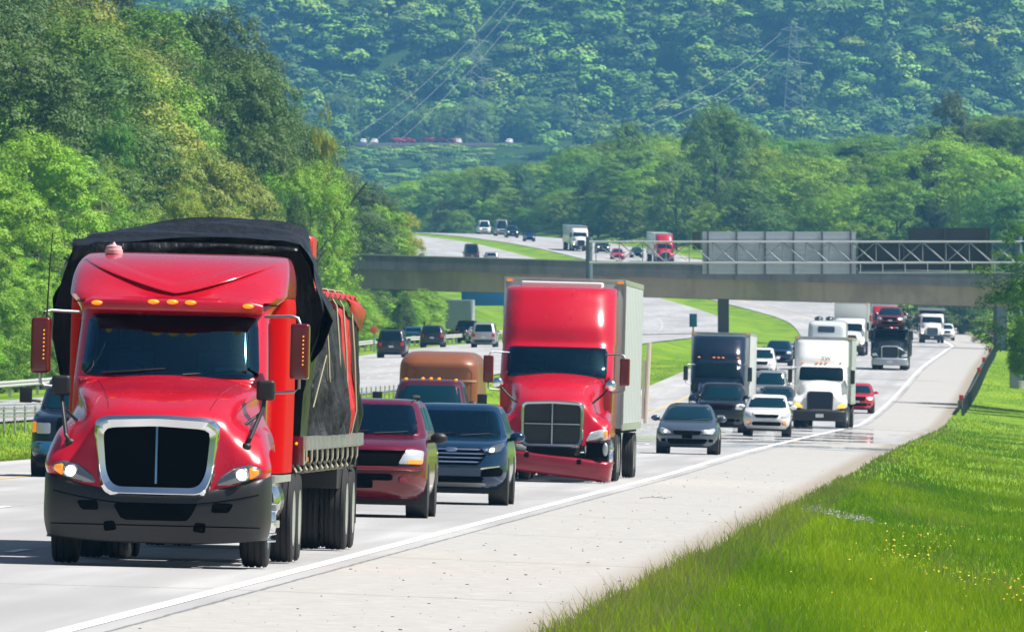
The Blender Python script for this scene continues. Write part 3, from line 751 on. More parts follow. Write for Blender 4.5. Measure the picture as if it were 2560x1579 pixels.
m = MB(); slab(m, 0.35, 11.6, -3.15, -1.35); m.build('girder', CONC, br)
m = MB(); slab(m, -.25, 12.2, -1.35, -1.0); slab(m, -.2, .2, -1.02, 0); pa = m.build('parapet', CONCD, br); m = MB(); slab(m, 11.8, 12.2, -1.02, 0); m.build('parapet', CONCD, br)
m = MB(); slab(m, -.24, .24, .005, .09); m.build('coping', CONCL, br)
for px, w, mt in ((1810, 1.05, PIERM), (2506, .95, PIERB)):
    for dy in ((4.0,) if px < 2000 else (1.2, 6, 10.5)):
        m = MB(); X = bx(px); zb_ = gz(X, DB+dy)-10.5-.8; m.b2((X-w/2, dy-.6, zb_), (X+w/2, dy+.6, ptop(X)-3.05)); m.build('pier', mt, br, bevel=.06)

# ------------------------------------------------------------------ sign gantry
DG = 862.0
gxp = lambda px: (px-CX)*DG/FPX
gzp = lambda py: CAMZ+(YH-py)*DG/FPX
GB = gz(gxp(1473), DG)
GST = simple("gantry_steel", (.52,.55,.57), .4, .55, dirt=.3); GPOST = simple("gantry_post_blue", (.13,.19,.23), .5, .3, dirt=.15)
GBR = simple('brace_steel', (.26,.28,.30), .5, .4, dirt=.3)
ga = thing('sign_gantry', 'tall steel truss sign gantry spanning the near carriageway', 'gantry', (gxp(1473), DG, GB))
def gl(px, y, z): return (gxp(px)-gxp(1473), y, z-GB)
for (px, top) in ((1473, gzp(592)), (2548, gzp(590))):
    m = MB(); zb_ = gz(gxp(px), DG)-.3; m.tube([gl(px, .6, zb_), gl(px, .6, top)], .22, 14); m.build('post', GPOST, ga)
    m = MB(); m.lathe([(zb_-GB, .02), (zb_-GB, .55), (zb_-GB+.75, .55), (zb_-GB+.78, .02)], (gxp(px)-gxp(1473), .6, 0), 'z', 18); m.build('footing', CONCL, ga)
zt_, zb2 = gzp(604), gzp(656)
for z in (zt_, zb2):
    for y in (0, 1.2):
        m = MB(); m.tube([gl(1473, y, z), gl(2560, y, z)], .06, 8); m.build('chord', GST, ga)
n = 18
for k in range(n):
    a, b = 1490+k*1050/n, 1490+(k+1)*1050/n; m = MB()
    m.tube([gl(a, 0, zt_), gl(b, 0, zb2)] if k % 2 == 0 else [gl(a, 0, zb2), gl(b, 0, zt_)], .032, 6)
    m.tube([gl(a, 0, zt_), gl(a, 0, zb2)], .035, 6); m.tube([gl(a, 0, zt_), gl(a, 1.2, zt_)], .03, 5); m.tube([gl(a, 1.2, zt_), gl(b, 1.2, zb2)], .03, 5)
    m.build('truss_brace', GBR, ga)
SGREY = simple("sign_back_grey", (.52,.55,.62), .5, .35, dirt=.25); SDARK = simple("sign_back_dark", (.035,.045,.055), .5, .2, dirt=.12)
def gsign(label, px0, px1, py0, py1, mt, ribs, ribm, extra=None):
    t = thing('highway_sign', label, 'sign', (gxp((px0+px1)/2), DG+1.45, gzp(py1)))
    hw = (gxp(px1)-gxp(px0))/2; h = gzp(py0)-gzp(py1); m = MB(); m.b2((-hw, 0, 0), (hw, .06, h))
    for k in range(int(h/.3)): m.b2((-hw+.02, -.03, .1+k*.3), (hw-.02, .0, .16+k*.3))
    m.build('panel', mt, t)
    if extra: m = MB(); m.b2((extra[0]*hw, .0, h+.01), (extra[1]*hw, .06, h+extra[2])); m.build('panel', mt, t)
    for k in range(ribs):
        x = -hw*.93+2*hw*.93*k/(ribs-1); m = MB(); m.b2((x-.06, -.17, -.05), (x+.06, -.035, h+(extra[2] if extra and extra[0]*hw < x < extra[1]*hw else 0))); m.build('bracket', ribm, t)
gsign('wide grey back of a highway sign on the gantry', 1757, 2141, 578, 684, SGREY, 6, simple("rib_grey", (.16,.17,.19), .5, .4))
gsign('dark back of a stepped highway sign on the gantry beside the grey one', 2146, 2480, 600, 674, SDARK, 4, simple("rib_dark", (.07,.08,.09), .5, .4), (-.24, .98, .78))
t = thing('catwalk', 'narrow pale service catwalk under the dark gantry sign', 'catwalk', (gxp(2320), DG+.4, gzp(683)))
m = MB(); m.b2((-4.3, -.4, 0), (4.3, .4, .09)); m.build('walkway', GST, t)
for k in range(7): m = MB(); m.tube([(-4.2+k*1.4, .5, .05), (-4.2+k*1.4, .5, gzp(656)-gzp(683))], .03, 6); m.build('hanger', GST, t)
t = thing('control_cabinet', 'small dark control box hung on the gantry beside the grey sign', 'cabinet', (gxp(1742), DG+1.3, gzp(622)))
m = MB(); m.b2((-.25, 0, 0), (.25, .3, 1.05)); m.build('box', SDARK, t, bevel=.02); m = MB(); m.b2((-.2, -.02, .1), (.2, .0-.002, .95)); m.build('door', simple("cab_door", (.06,.065,.07), .4), t)
t = thing('signal_cabinet', 'grey metal cabinet at the foot of the right gantry post', 'cabinet', (gxp(2533), DG-2, gz(gxp(2533), DG-2)-.05))
m = MB(); m.b2((-.28, 0, 0), (.28, .5, 1.55)); m.build('box', simple("cabinet_grey", (.25,.28,.29), .5, .3, dirt=.2), t, bevel=.03); m = MB(); m.b2((-.24, -.02, .15), (.24, -.003, 1.45)); m.build('door', simple("cabinet_grey2", (.22,.25,.26), .5, .3), t)

# ------------------------------------------------------------------ guard rails
RAILD = simple("shaded_rail", (.10,.115,.12), .5, .5, dirt=.25)  # dark base colour carries the shade of the side turned from the sun
def guardrail(label, u, v0, v1, step, zf, side, mt, refl=(), group=None):
    X0, Z0 = float(XE(v0))+u, float(zf(u, v0)); t = thing('guardrail', label, 'guardrail', (X0, v0, Z0), group=group)
    prof = [(0,.43),(.06,.47),(.06,.53),(.0,.57),(0,.60),(.06,.64),(.06,.70),(0,.74),(-.02,.74),(-.02,.43)]; vs = np.arange(v0, v1+.1, step)
    m = MB(); m.loft([[(float(XE(v))+u+side*a-X0, v-v0, float(zf(u, v))+b-Z0) for a, b in prof] for v in vs]); m.build('rail_beam', mt, t)
    for v in vs:
        m = MB(); x = float(XE(v))+u-X0-side*.12; z = float(zf(u, v))-Z0; m.b2((x-.08, v-v0-.06, z-.3), (x+.08, v-v0+.06, z+.72)); m.build('post', mt, t)
    m = MB(); x = side*.02; m.loft([[(x+side*.09*s, -.5-abs(s)*.0, z) for s in (-1, 1)] + [(x+side*.14*s, .02, z) for s in (1, -1)] for z in (.36, .8)]); m.build('end_terminal', mt, t, bevel=.02)
    for v, z in refl:
        m = MB(); x = float(XE(v))+u-X0; m.b2((x-.12, v-v0-.05, float(zf(u, v))-Z0+.72), (x+.12, v-v0, float(zf(u, v))-Z0+1.05)); m.build('reflector', REDL, t, bevel=.01)
guardrail('guardrail coloured dark for its shaded side along the right shoulder below the tree', 4.45, 732, 1340, 6.6, lambda u, v: ground(u, v), -1, RAILD, ((735, .9), (860, .9), (930, .9), (1060, .9)))
guardrail('pale guardrail on the far side of the opposite carriageway', -41.2, 600, 1440, 9, lambda u, v: zroads(-39, v), 1, simple("pale_rail", (.5,.5,.49), .6, .3, dirt=.3))
t = thing('cable_barrier', 'line of thin cable barrier posts in the grassy median', 'barrier', (float(XE(340))-20.8, 340, float(ground(-20.8, 340))))
l0 = Vector(t.location); vs = np.arange(340, 700, 4.2)
for v in vs:
    m = MB(); p = Vector((float(XE(v))-20.8, v, float(ground(-20.8, v))))-l0; m.tube([(p.x, p.y, p.z-.2), (p.x, p.y, p.z+.80)], .035, 6); m.build('post', STEEL, t)
for h in (.5, .62, .74):
    m = MB(); m.tube([Vector((float(XE(v))-20.76, v, float(ground(-20.8, v))+h))-l0 for v in vs], .009, 5); m.build('cable', STEEL, t)

# ------------------------------------------------------------------ small roadside things
BLUES = simple("sign_blue", (.004,.15,.55), .4); 
def postsign(name, label, X, D, w, z0, h, mt, posts, shape=None, cat='sign'):
    g0 = gz(X, D); t = thing(name, label, cat, (X, D, g0)); m = MB()
    if shape == 'diamond': m.prism([(0, z0-g0-h*.7), (w*.7, z0-g0), (0, z0-g0+h*.7), (-w*.7, z0-g0)], -.02, .02)
    else: m.b2((-w/2, -.03, z0-g0), (w/2, .03, z0-g0+h))
    m.build('panel', mt, t, bevel=.015)
    for x in posts: m = MB(); m.b2((x-.06, .035, -.4), (x+.06, .14, z0-g0+h*.9)); m.build('post', STEEL, t)
postsign('road_sign', 'wide blue information sign beyond the overpass at the road edge', (1218-CX)*1500/FPX, 1500, 5.6, 11.0, 3.6, BLUES, (-1.8, 1.8))
postsign('road_sign', 'small dark blue marker sign in the median behind the dark truck', (1733-CX)*1000/FPX, 1000, .55, 6.45, .95, simple("sign_teal", (.01,.09,.16), .4), (0,))
postsign('road_sign', 'orange diamond work sign beside the far guardrail', (935-CX)*1015/FPX, 1015, .5, 6.3, .5, simple("sign_orange", (.75,.12,.02), .5), (0,), 'diamond')
postsign('road_sign', 'small orange work sign by the trees above the bridge end', (972-CX)*1420/FPX, 1420, .9, 15.6, .9, simple("sign_orange", (.75,.12,.02), .5), (0,), 'diamond')
BARR = simple("barrel_orange", (.75,.10,.02), .5); BARW = simple("barrel_white", (.75,.75,.74), .4)
def barrel():
    t = thing('traffic_barrel', 'orange and white traffic barrel in the row beside the right shoulder', 'barrel', (0,0,0), group='orange traffic barrels along the right shoulder'); m = MB()
    m.lathe([(.02, .01), (.02, .36), (.06, .36), (.07, .29), (.3, .28), (.31, .27)], (0,0,0), 'z', 16); m.lathe([(.47, .27), (.48, .26), (.64, .25), (.65, .25)], (0,0,0), 'z', 16); m.lathe([(.82, .24), (.83, .23), (.98, .22), (1.0, .05)], (0,0,0), 'z', 16); m.build('drum', BARR, t)
    for z in (.31, .65): m = MB(); m.lathe([(z, .26), (z+.005, .275-.03*z), (z+.155, .27-.03*z), (z+.16, .24)], (0,0,0), 'z', 16); m.build('band', BARW, t)
    return t
b0 = barrel()
for k in range(8):
    o = b0 if k == 0 else copy_tree(b0); v = 1345+k*13; u = 4.6+k*.12; o.location = (float(XE(v))+u, v, float(ground(u, v))-.02)
m = MB(); rg = random.Random(4)
for k in range(260):
    a = rg.random(); u = 4.3+1.25*a+rg.uniform(-.12, .12); v = 247-12*a+rg.uniform(-5, 5); s = rg.uniform(.008, .024); m.box((float(XE(v))+u, v, float(ground(u, v))+.06+s*.5), (s*2, s*2, s*1.2), Matrix.Rotation(rg.random()*3, 3, 'X') @ Matrix.Rotation(rg.random()*3, 3, 'Z'))
o = m.build('gravel_spill', simple('pale_stone', (.27,.27,.24), .9), None, smooth=0); tag(o, 'pale stones spilling down the grassy verge from the shoulder', 'gravel', kind='stuff')
DEB = simple("debris_dark", (.13,.12,.105), .9)
m = MB()
for k in range(420):
    u = .55+3.2*random.random()**.8; v = 95+260*random.random()**1.6; s = .004+.010*random.random()**3
    m.box((float(XE(v))+u, v, float(zroad(u, v))+s*.3), (s*(1+random.random()*2), s*2, s), Matrix.Rotation(random.random()*3, 3, 'Z'))
o = m.build('road_debris', DEB, None); tag(o, 'dark gravel bits and specks scattered on the shoulder', 'debris', kind='stuff')
for (px, py, L) in ((1640, 1243, .6),):
    if not L: continue
    D = FPX*1.99/(py-YH); X = (px-CX)*D/FPX; u = X-float(XE(D)); m = MB(); z = float(zroad(u, D))
    m.tube([(-L/2, 0, .03), (-L*.1, .3, .045), (L*.25, .1, .03), (L/2, .5, .05)], .006, 6, .003); m.tube([(0, .2, .04), (L*.2, .5, .06)], .004, 5); o = m.build('twig', DEB, None, loc=(X, D, z))
    tag(o, 'long dry twig lying on the pale shoulder' if L > .5 else 'short dark stick lying low on the shoulder', 'twig')
# ------------------------------------------------------------------ trees
def leaf_material(name, rough=.55):
    m, nt, b = newmat(name); oi = N(nt, "ShaderNodeObjectInfo"); a = N(nt, "ShaderNodeAttribute", attribute_name="tint")
    tc = N(nt, "ShaderNodeTexCoord"); n = noisen(nt, tc.outputs["Object"], .55, 3, .5)
    hs = N(nt, "ShaderNodeHueSaturation"); nt.links.new(oi.outputs["Color"], hs.inputs["Color"])
    nt.links.new(mathn(nt, 'ADD', .47, mathn(nt, 'MULTIPLY', a.outputs["Fac"], .05)), hs.inputs["Hue"])
    nt.links.new(mathn(nt, 'ADD', mathn(nt, 'MULTIPLY_ADD', a.outputs["Fac"], .40, .62), mathn(nt, 'MULTIPLY', n, .5)), hs.inputs["Value"])
    nt.links.new(hs.outputs[0], b.inputs["Base Color"]); b.inputs["Roughness"].default_value = rough; b.inputs["Specular IOR Level"].default_value = .25
    tr = N(nt, "ShaderNodeBsdfTranslucent"); nt.links.new(hs.outputs[0], tr.inputs["Color"]); mx = N(nt, "ShaderNodeMixShader"); mx.inputs[0].default_value = .20
    nt.links.new(b.outputs[0], mx.inputs[1]); nt.links.new(tr.outputs[0], mx.inputs[2]); nt.links.new(mx.outputs[0], nt.nodes["Material Output"].inputs["Surface"])
    return m
LEAF = leaf_material("foliage"); BARK = simple("bark", (.085,.068,.05), .9, dirt=.2, bump=.4, bscale=6)
SQ = .62
def leaf_quads(c, nrm, size, tint, r):
    """c (n,3) centres, nrm (n,3) facing, size (n,) -> bent diamond leaves clumps"""
    n = len(c); a = np.cross(nrm, r.normal(size=(n, 3))); a /= np.linalg.norm(a, axis=1, keepdims=True)+1e-9; b = np.cross(nrm, a); s = size[:, None]
    k = (.55+.5*r.random((n, 1)))
    sq = np.array([1, 1, SQ]); a = a*sq; b = b*sq
    v = np.stack([c-a*s, c-b*s*k+nrm*s*.15, c+a*s*(.7+.6*r.random((n,1))), c+b*s*k+nrm*s*.15], 1).reshape(-1, 3)
    return v, np.arange(4*n).reshape(n, 4), np.repeat(tint, 4)
def crown_arrays(r, kind, npuff, nleaf, lsize, nj=.16, ps=1.12, flat=False):
    """a unit crown: about 1 wide (radius .5), 0..1 high"""
    C, Nn, S, T = [], [], [], []
    for i in range(npuff):
        while True:
            x, y, z = r.uniform(-1, 1, 3); d = abs(x)**2.6+abs(y)**2.6+abs(z)**2.6
            if .42 < d < 1: break
        if kind == 'dome': p = np.array([x*.38, y*.38, .50+z*.40]); pr = r.uniform(.11, .20)
        elif kind == 'wide': p = np.array([x*.42, y*.42, .46+z*.36]); pr = r.uniform(.10, .17)
        elif kind == 'tall': w = .34*(1-.45*max(0, z)); p = np.array([x*w, y*w, .5+z*.44]); pr = r.uniform(.09, .16)
        elif kind == 'bush': p = np.array([x*.42, y*.42, .40+z*.40]); pr = r.uniform(.13, .22)
        else: w = .30; p = np.array([x*w*1.2, y*w*1.2, .5+np.round(z*4)/4*.42]); pr = r.uniform(.08, .14)
        pr *= ps; cen = np.array([0, 0, .42]); zs = .62 if kind != 'tall' else .7
        if flat:
            m = nleaf; q = r.normal(size=(m, 3)); q /= np.linalg.norm(q, axis=1, keepdims=True); q[:, 2] = np.where(q[:, 2] < -.35, -q[:, 2]*.6, q[:, 2])
            off = q*pr*(.8+.25*r.random((m, 1))); off[:, 2] *= zs; nn = q*1.0+(p-cen)*1.2
        else:                                            # a bough of many small leaf clusters
            nc = 15; m = max(3, nleaf//nc)*nc; d = r.normal(size=(nc, 3)); d /= np.linalg.norm(d, axis=1, keepdims=True); d[:, 2] = np.where(d[:, 2] < -.3, -d[:, 2]*.7, d[:, 2])
            cc = np.repeat(d*pr*(.72+.38*r.random((nc, 1))), m//nc, 0); dd = np.repeat(d, m//nc, 0); cr_ = np.repeat(pr*r.uniform(.22, .40, (nc, 1)), m//nc, 0)
            q = r.normal(size=(m, 3)); q /= np.linalg.norm(q, axis=1, keepdims=True); q[:, 2] = np.where(q[:, 2] < -.3, -q[:, 2]*.6, q[:, 2])
            off = cc+q*cr_*(.75+.3*r.random((m, 1))); off[:, 2] *= zs; nn = q*.9+dd*.5+(p-cen)*.7
        C.append(p+off); nn = nn+r.normal(size=(m, 3))*nj+np.array([0, 0, .2]); Nn.append(nn/np.linalg.norm(nn, axis=1, keepdims=True))
        S.append(lsize*(.6+.8*r.random(m))); T.append(np.clip(r.normal(.5, .12)+.10*r.normal(size=m), 0, 1))
    return np.concatenate(C), np.concatenate(Nn), np.concatenate(S), np.concatenate(T)
def crown_mesh(name, seed, kind, npuff, nleaf, lsize):
    r = np.random.default_rng(seed); c, n, s, t = crown_arrays(r, kind, npuff, nleaf, lsize); v, f, tt = leaf_quads(c, n, s, t, r)
    o = npmesh(name, v, f, LEAF, {"tint": tt}); me = o.data; bpy.data.objects.remove(o); return me
def trunk_mesh(name, seed, kind):
    r = random.Random(seed); m = MB(); h = .62
    m.tube([(0, 0, -.08), (.008, 0, .1), (-.01, .01, .3), (.01, 0, h)], .032, 9, .012)
    for k in range(7):
        a = r.random()*6.28; z = .18+.06*k; L = r.uniform(.15, .3)
        m.tube([(0, 0, z), (math.cos(a)*L*.5, math.sin(a)*L*.5, z+.09), (math.cos(a)*L, math.sin(a)*L, z+.22)], .012, 6, .004)
    o = m.build(name, BARK); me = o.data; bpy.data.objects.remove(o); return me
CR = {}
for k, (kind, npf, nl, ls) in {'dome1': ('dome', 60, 1120, 0.0067), 'dome2': ('dome', 50, 1280, 0.0070), 'dome3': ('dome', 70, 940, 0.0064), 'wide1': ('wide', 76, 900, 0.0064), 'wide2': ('wide', 64, 1040, 0.0067),
                               'tall1': ('tall', 64, 960, 0.0061), 'tall2': ('tall', 72, 880, 0.0061), 'bush1': ('bush', 40, 1040, 0.0086), 'bush2': ('bush', 48, 960, 0.0080), 'tier1': ('tier', 70, 860, 0.0061)}.items():
    CR[k] = (crown_mesh('crown', sum(map(ord, k))*7, kind, npf, nl, ls), trunk_mesh('trunk', sum(map(ord, k)), kind))
def tree(X, D, h, w, var, col, label, group=None, cat='tree', name='broadleaf_tree', base=.0, z=None):
    t = thing(name, label, cat, (X, D, (gz(X, D) if z is None else z)-.1), (0, 0, random.random()*6.28), group)
    c = bpy.data.objects.new('crown', CR[var][0]); SC.collection.objects.link(c); c.parent = t; c.color = (*col, 1)
    c.scale = (w, w, h*(1-base)*1.1); c.location = (0, 0, h*(base-.07)); c.rotation_euler = (0, 0, random.random()*6.28)
    k = bpy.data.objects.new('trunk', CR[var][1]); SC.collection.objects.link(k); k.parent = t; k.scale = (h*.75, h*.75, h*1.0)
    return t
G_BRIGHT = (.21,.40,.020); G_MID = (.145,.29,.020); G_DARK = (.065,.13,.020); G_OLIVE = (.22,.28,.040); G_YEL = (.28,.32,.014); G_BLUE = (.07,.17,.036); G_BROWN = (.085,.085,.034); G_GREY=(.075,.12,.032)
def jit(c, s=.18):
    k = 1+random.uniform(-s, s); return tuple(max(.004, x*k*(1+random.uniform(-.08, .08))) for x in c)
# silhouette of the left wood against the far hill, photo pixels (x, y)
SILL = [(0,-80),(640,-60),(720,0),(760,110),(785,230),(800,265),(870,280),(915,350),(960,400),(1000,450),(1050,490),(1075,560),(1100,660),(1160,760)]
def sil(px, t=SILL):
    return float(np.interp(px, [a for a, b in t], [b for a, b in t]))
def at_px(px, D): return (px-CX)*D/FPX
ntree = 0
# 1. hand-placed trees of the left wood: (px, D, crown top row, width m, variant, colour, label)
HAND = [
 (90, 780, 322, 8.5, 'dome1', G_BRIGHT, 'big bright green tree at the left edge above the black tarp'),
 (-10, 760, 420, 7.5, 'dome2', G_BRIGHT, 'bright green tree cut by the left edge of the picture'),
 (210, 830, 400, 7.0, 'dome3', G_BRIGHT, 'bright green tree right of the biggest bright one'),
 (320, 800, 470, 6.5, 'wide1', G_MID, 'mid green tree straight above the left corner of the tarp'),
 (505, 900, 318, 8.5, 'wide2', G_OLIVE, 'large olive brown tinted tree above the tarped load'),
 (590, 915, 400, 7.0, 'dome2', G_OLIVE, 'smaller olive tree at the right flank of the large olive one'),
 (445, 850, 465, 5.5, 'dome3', (0.210,0.295,0.019), 'yellow green rounded tree in front of the large olive tree'),
 (420, 1010, 195, 9.5, 'wide1', G_MID, 'tall spreading tree with pale olive crown high on the hillside'),
 (590, 1040, 130, 10.5, 'dome1', (0.083,0.163,0.022), 'tallest rounded crown in the middle of the left wood'),
 (660, 1030, 260, 8.5, 'wide2', (0.090,0.163,0.024), 'dense tree below and right of the tallest crown'),
 (690, 1060, 30, 9.0, 'dome3', G_DARK, 'dark tree at the top right edge of the left wood'),
 (730, 1085, 120, 7.0, 'tall1', (0.075,0.139,0.024), 'slender tree forming the right outline of the left wood'),
 (560, 1120, -40, 11, 'dome2', G_DARK, 'dark crown cut by the top of the picture'),
 (330, 1100, 60, 11, 'wide1', G_DARK, 'broad very dark tree under the top left corner'),
 (150, 980, 110, 10, 'wide2', G_DARK, 'dark shaded tree behind the bright tree at the left'),
 (40, 1000, -20, 11, 'dome1', G_DARK, 'dark tree filling the top left corner'),
 (210, 960, 250, 8, 'tall2', (0.053,0.105,0.019), 'dark tree in the hollow left of the spreading olive crown'),
 (30, 900, 180, 6, 'dome3', G_OLIVE, 'olive grey tree at the left edge above the bright one'),
 (285, 880, 265, 4.5, 'tier1', (0.075,0.232,0.017), 'small vivid green tree standing in the dark hollow'),
 (250, 1180, -60, 11, 'dome2', (0.045,0.093,0.018), 'dark treetop left of centre cut by the top edge'),
 (830, 1150, 250, 7.5, 'dome2', G_GREY, 'grey green rounded tree on the slope right of the slender one'),
 (880, 1180, 300, 7.5, 'wide2', G_GREY, 'dull dark tree stepping down towards the valley'),
 (780, 1130, 300, 7.0, 'wide1', (0.083,0.132,0.026), 'tree below the outline of the left wood beside the grey one'),
 (925, 1330, 400, 6.5, 'dome1', (0.060,0.109,0.026), 'dark low tree at the right end of the hillside'),
 (800, 1060, 255, 3.5, 'tier1', G_YEL, 'small yellow green treetop poking from the dark slope'),
 (780, 990, 395, 6.5, 'dome1', G_BRIGHT, 'bright green tree right of the olive tree below the slope'),
 (850, 1040, 430, 6.5, 'dome3', G_BRIGHT, 'bright green tree above the torn red tarp'),
 (1000, 1345, 450, 5.2, 'dome2', G_YEL, 'yellow topped tree at the right end of the wood'),
 (950, 1325, 490, 6.5, 'wide2', G_BRIGHT, 'lush green tree beside the yellow topped one'),
 (1048, 1350, 540, 4.0, 'dome3', (0.150,0.279,0.019), 'small light green tree at the left end of the far road'),
 (690, 930, 480, 5.0, 'tall1', (0.075,0.217,0.017), 'narrow vivid green tree behind the tarp corner'),
 (745, 925, 500, 4.0, 'tall2', G_DARK, 'narrow dark tree behind the rear of the load'),
 (890, 1120, 640, 4.2, 'bush1', G_MID, 'rounded green bush at the left end of the bridge'),
 (985, 1210, 700, 3.6, 'bush2', (0.083,0.155,0.024), 'dull green bush below the bridge end'),
 (1060, 1240, 690, 4.0, 'bush1', G_BRIGHT, 'light green bush under the bridge beside the blue sign'),
 (910, 1080, 745, 2.8, 'bush2', G_BRIGHT, 'light green bush behind the dark cars on the opposite road'),
 (1010, 1160, 735, 2.6, 'tall2', G_DARK, 'narrow dark bush under the bridge'),
]
def topmost(px, w, D):                # highest allowed crown row for a tree there
    s = FPX/D; m = max(sil(px+w*.46*s), sil(px+w*.2*s))
    return max(m, 712) if D < 1306 and px+w*.5*s > 935 else m
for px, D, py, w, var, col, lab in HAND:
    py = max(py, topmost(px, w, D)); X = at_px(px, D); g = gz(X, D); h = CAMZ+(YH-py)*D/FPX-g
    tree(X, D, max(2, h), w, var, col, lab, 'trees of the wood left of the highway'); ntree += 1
# 2. filling trees of that wood: an edge row and the slope behind it
def fill(n, urange, vrange, hr, cols, lab, grp, seed, margin=25, name='broadleaf_tree'):
    r = random.Random(seed); k = 0; tries = 0; pos = []
    while k < n and tries < n*60:
        tries += 1; v = r.uniform(*vrange); u = r.uniform(*urange); X = float(XE(v))+u; px = CX+X*FPX/v
        if px < -130 or px > 1180: continue
        if any((u-a)**2+((v-b)*.45)**2 < 9 for a, b in pos): continue
        s = FPX/v; h = r.uniform(*hr); w = h*r.uniform(.66, .9); g = gz(X, v); mx = topmost(px, w, v)+margin*(px > 650)
        top = YH-(g+h-CAMZ)*s
        if top < mx: h = CAMZ+(YH-mx)/s-g
        if h < 2.5: continue
        w = max(2.2, min(w, h*.9)); pos.append((u, v)); vr = r.choice(['dome1','dome2','dome3','wide1','wide2','tall1','tall2']) if h > 7 else r.choice(['bush1','bush2','dome3'])
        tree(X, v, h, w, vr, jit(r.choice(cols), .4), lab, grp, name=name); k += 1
    return k
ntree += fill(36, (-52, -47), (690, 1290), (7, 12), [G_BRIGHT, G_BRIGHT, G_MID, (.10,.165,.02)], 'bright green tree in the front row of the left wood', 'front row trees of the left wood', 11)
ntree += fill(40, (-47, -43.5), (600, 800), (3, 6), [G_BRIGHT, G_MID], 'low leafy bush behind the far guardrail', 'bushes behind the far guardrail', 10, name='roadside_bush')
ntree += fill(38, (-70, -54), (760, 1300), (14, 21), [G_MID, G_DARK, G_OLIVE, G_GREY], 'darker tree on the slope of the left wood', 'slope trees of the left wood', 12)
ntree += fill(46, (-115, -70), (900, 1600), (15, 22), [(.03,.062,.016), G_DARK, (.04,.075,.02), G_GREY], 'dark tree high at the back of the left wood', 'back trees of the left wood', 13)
ntree += fill(12, (-62, -44), (1312, 1480), (8, 15), [G_BRIGHT, G_MID, G_GREY], 'green tree of the left wood just behind the bridge end', 'trees behind the left end of the bridge', 14)
# 3. wood on the right of the far road
SILR = [(900,470),(1040,415),(1150,400),(1250,395),(1330,385),(1400,345),(1500,330),(1560,300),(1640,345),(1690,290),(1750,255),(1830,250),(1890,290),(1930,330),(1960,350),(2010,335),(2100,320),(2200,310),(2280,275),(2370,230),(2430,270),(2480,275),(2560,270)]
HAND2 = [
 (1790, 2120, 252, 11.5, 'dome1', (0.105,0.209,0.022), 'big broad tree rising highest in the middle distance wood'),
 (1870, 2130, 300, 9, 'dome3', (0.098,0.202,0.022), 'tree on the right flank of the highest middle distance tree'),
 (1570, 2300, 298, 9, 'dome2', (0.105,0.217,0.024), 'rounded green tree left of the highest middle distance tree'),
 (1440, 2400, 345, 8.5, 'wide1', G_MID, 'green tree above the far white vehicles'),
 (2380, 2050, 232, 10, 'tall1', G_GREY, 'pointed grey green tree on the ridge near the right'),
 (2530, 1950, 285, 9, 'dome1', (0.068,0.155,0.024), 'dark green tree on the ridge at the right edge'),
 (2310, 1880, 370, 5.5, 'dome3', (0.045,0.062,0.034), 'small almost black tree in the ridge wood'),
 (2320, 1800, 480, 5.5, 'wide1', (0.068,0.085,0.034), 'dull grey shrub tree above the dark sign'),
 (1860, 1960, 430, 11, 'wide2', (0.098,0.194,0.022), 'wide domed tree in front of the highest one'),
 (1690, 2080, 390, 9, 'dome2', (0.105,0.202,0.024), 'leafy tree left of the wide domed one'),
 (1290, 2560, 400, 7, 'dome1', G_BLUE, 'bluish green tree over the far end of the road'),
 (1480, 2280, 420, 4.8, 'dome2', (0.045,0.085,0.036), 'dark small tree in the middle of the distant wood'),
]
for px, D, py, w, var, col, lab in HAND2:
    X = at_px(px, D); g = gz(X, D); h = CAMZ+(YH-py)*D/FPX-g; b = 0
    tree(X, D, max(3, h), w, var, col, lab, 'trees of the wood right of the far road'); ntree += 1
def fill2(n, off, vrange, hr, cols, lab, grp, seed, pxr=(880, 2620), margin=12):
    r = random.Random(seed); k = tries = 0; pos = []
    while k < n and tries < n*80:
        tries += 1; v = r.uniform(*vrange); u = r.uniform(*off); X = float(XE(v))+u; s = FPX/v; px = CX+X*s
        if not pxr[0] < px < pxr[1]: continue
        if any((u-a)**2+((v-b)*.35)**2 < 12 for a, b in pos): continue
        h = r.uniform(*hr); w = h*r.uniform(.8, 1.1); g = gz(X, v); mx = max(sil(px+w*.3*s, SILR), sil(px-w*.3*s, SILR))+margin
        if YH-(g+h-CAMZ)*s < mx: h = CAMZ+(YH-mx)/s-g
        if h < 2.5: continue
        w = max(2.5, min(w, h*1.2)); pos.append((u, v)); tree(X, v, h, w, r.choice(['dome1','dome2','dome3','wide1','wide2']) if h > 6 else r.choice(['bush1','bush2','dome3']), jit(r.choice(cols)), lab, grp); k += 1
    return k
MIDC = [(.20,.36,.022), (.16,.30,.022), (.24,.40,.022), (.11,.25,.035), (.13,.24,.024)]
ntree += fill2(38, (11, 17), (1430, 2720), (5, 9), MIDC+[(.12,.18,.02)], 'leafy tree at the edge of the wood behind the bridge', 'edge trees behind the bridge', 21)
ntree += fill2(42, (18, 42), (1500, 2750), (11, 16), MIDC, 'green tree in the middle distance wood behind the sign gantry', 'middle distance wood trees', 22)
ntree += fill2(26, (42, 90), (1750, 2750), (12, 17), MIDC+[G_GREY], 'tree along the crest of the middle distance wood', 'crest trees of the middle distance wood', 23)
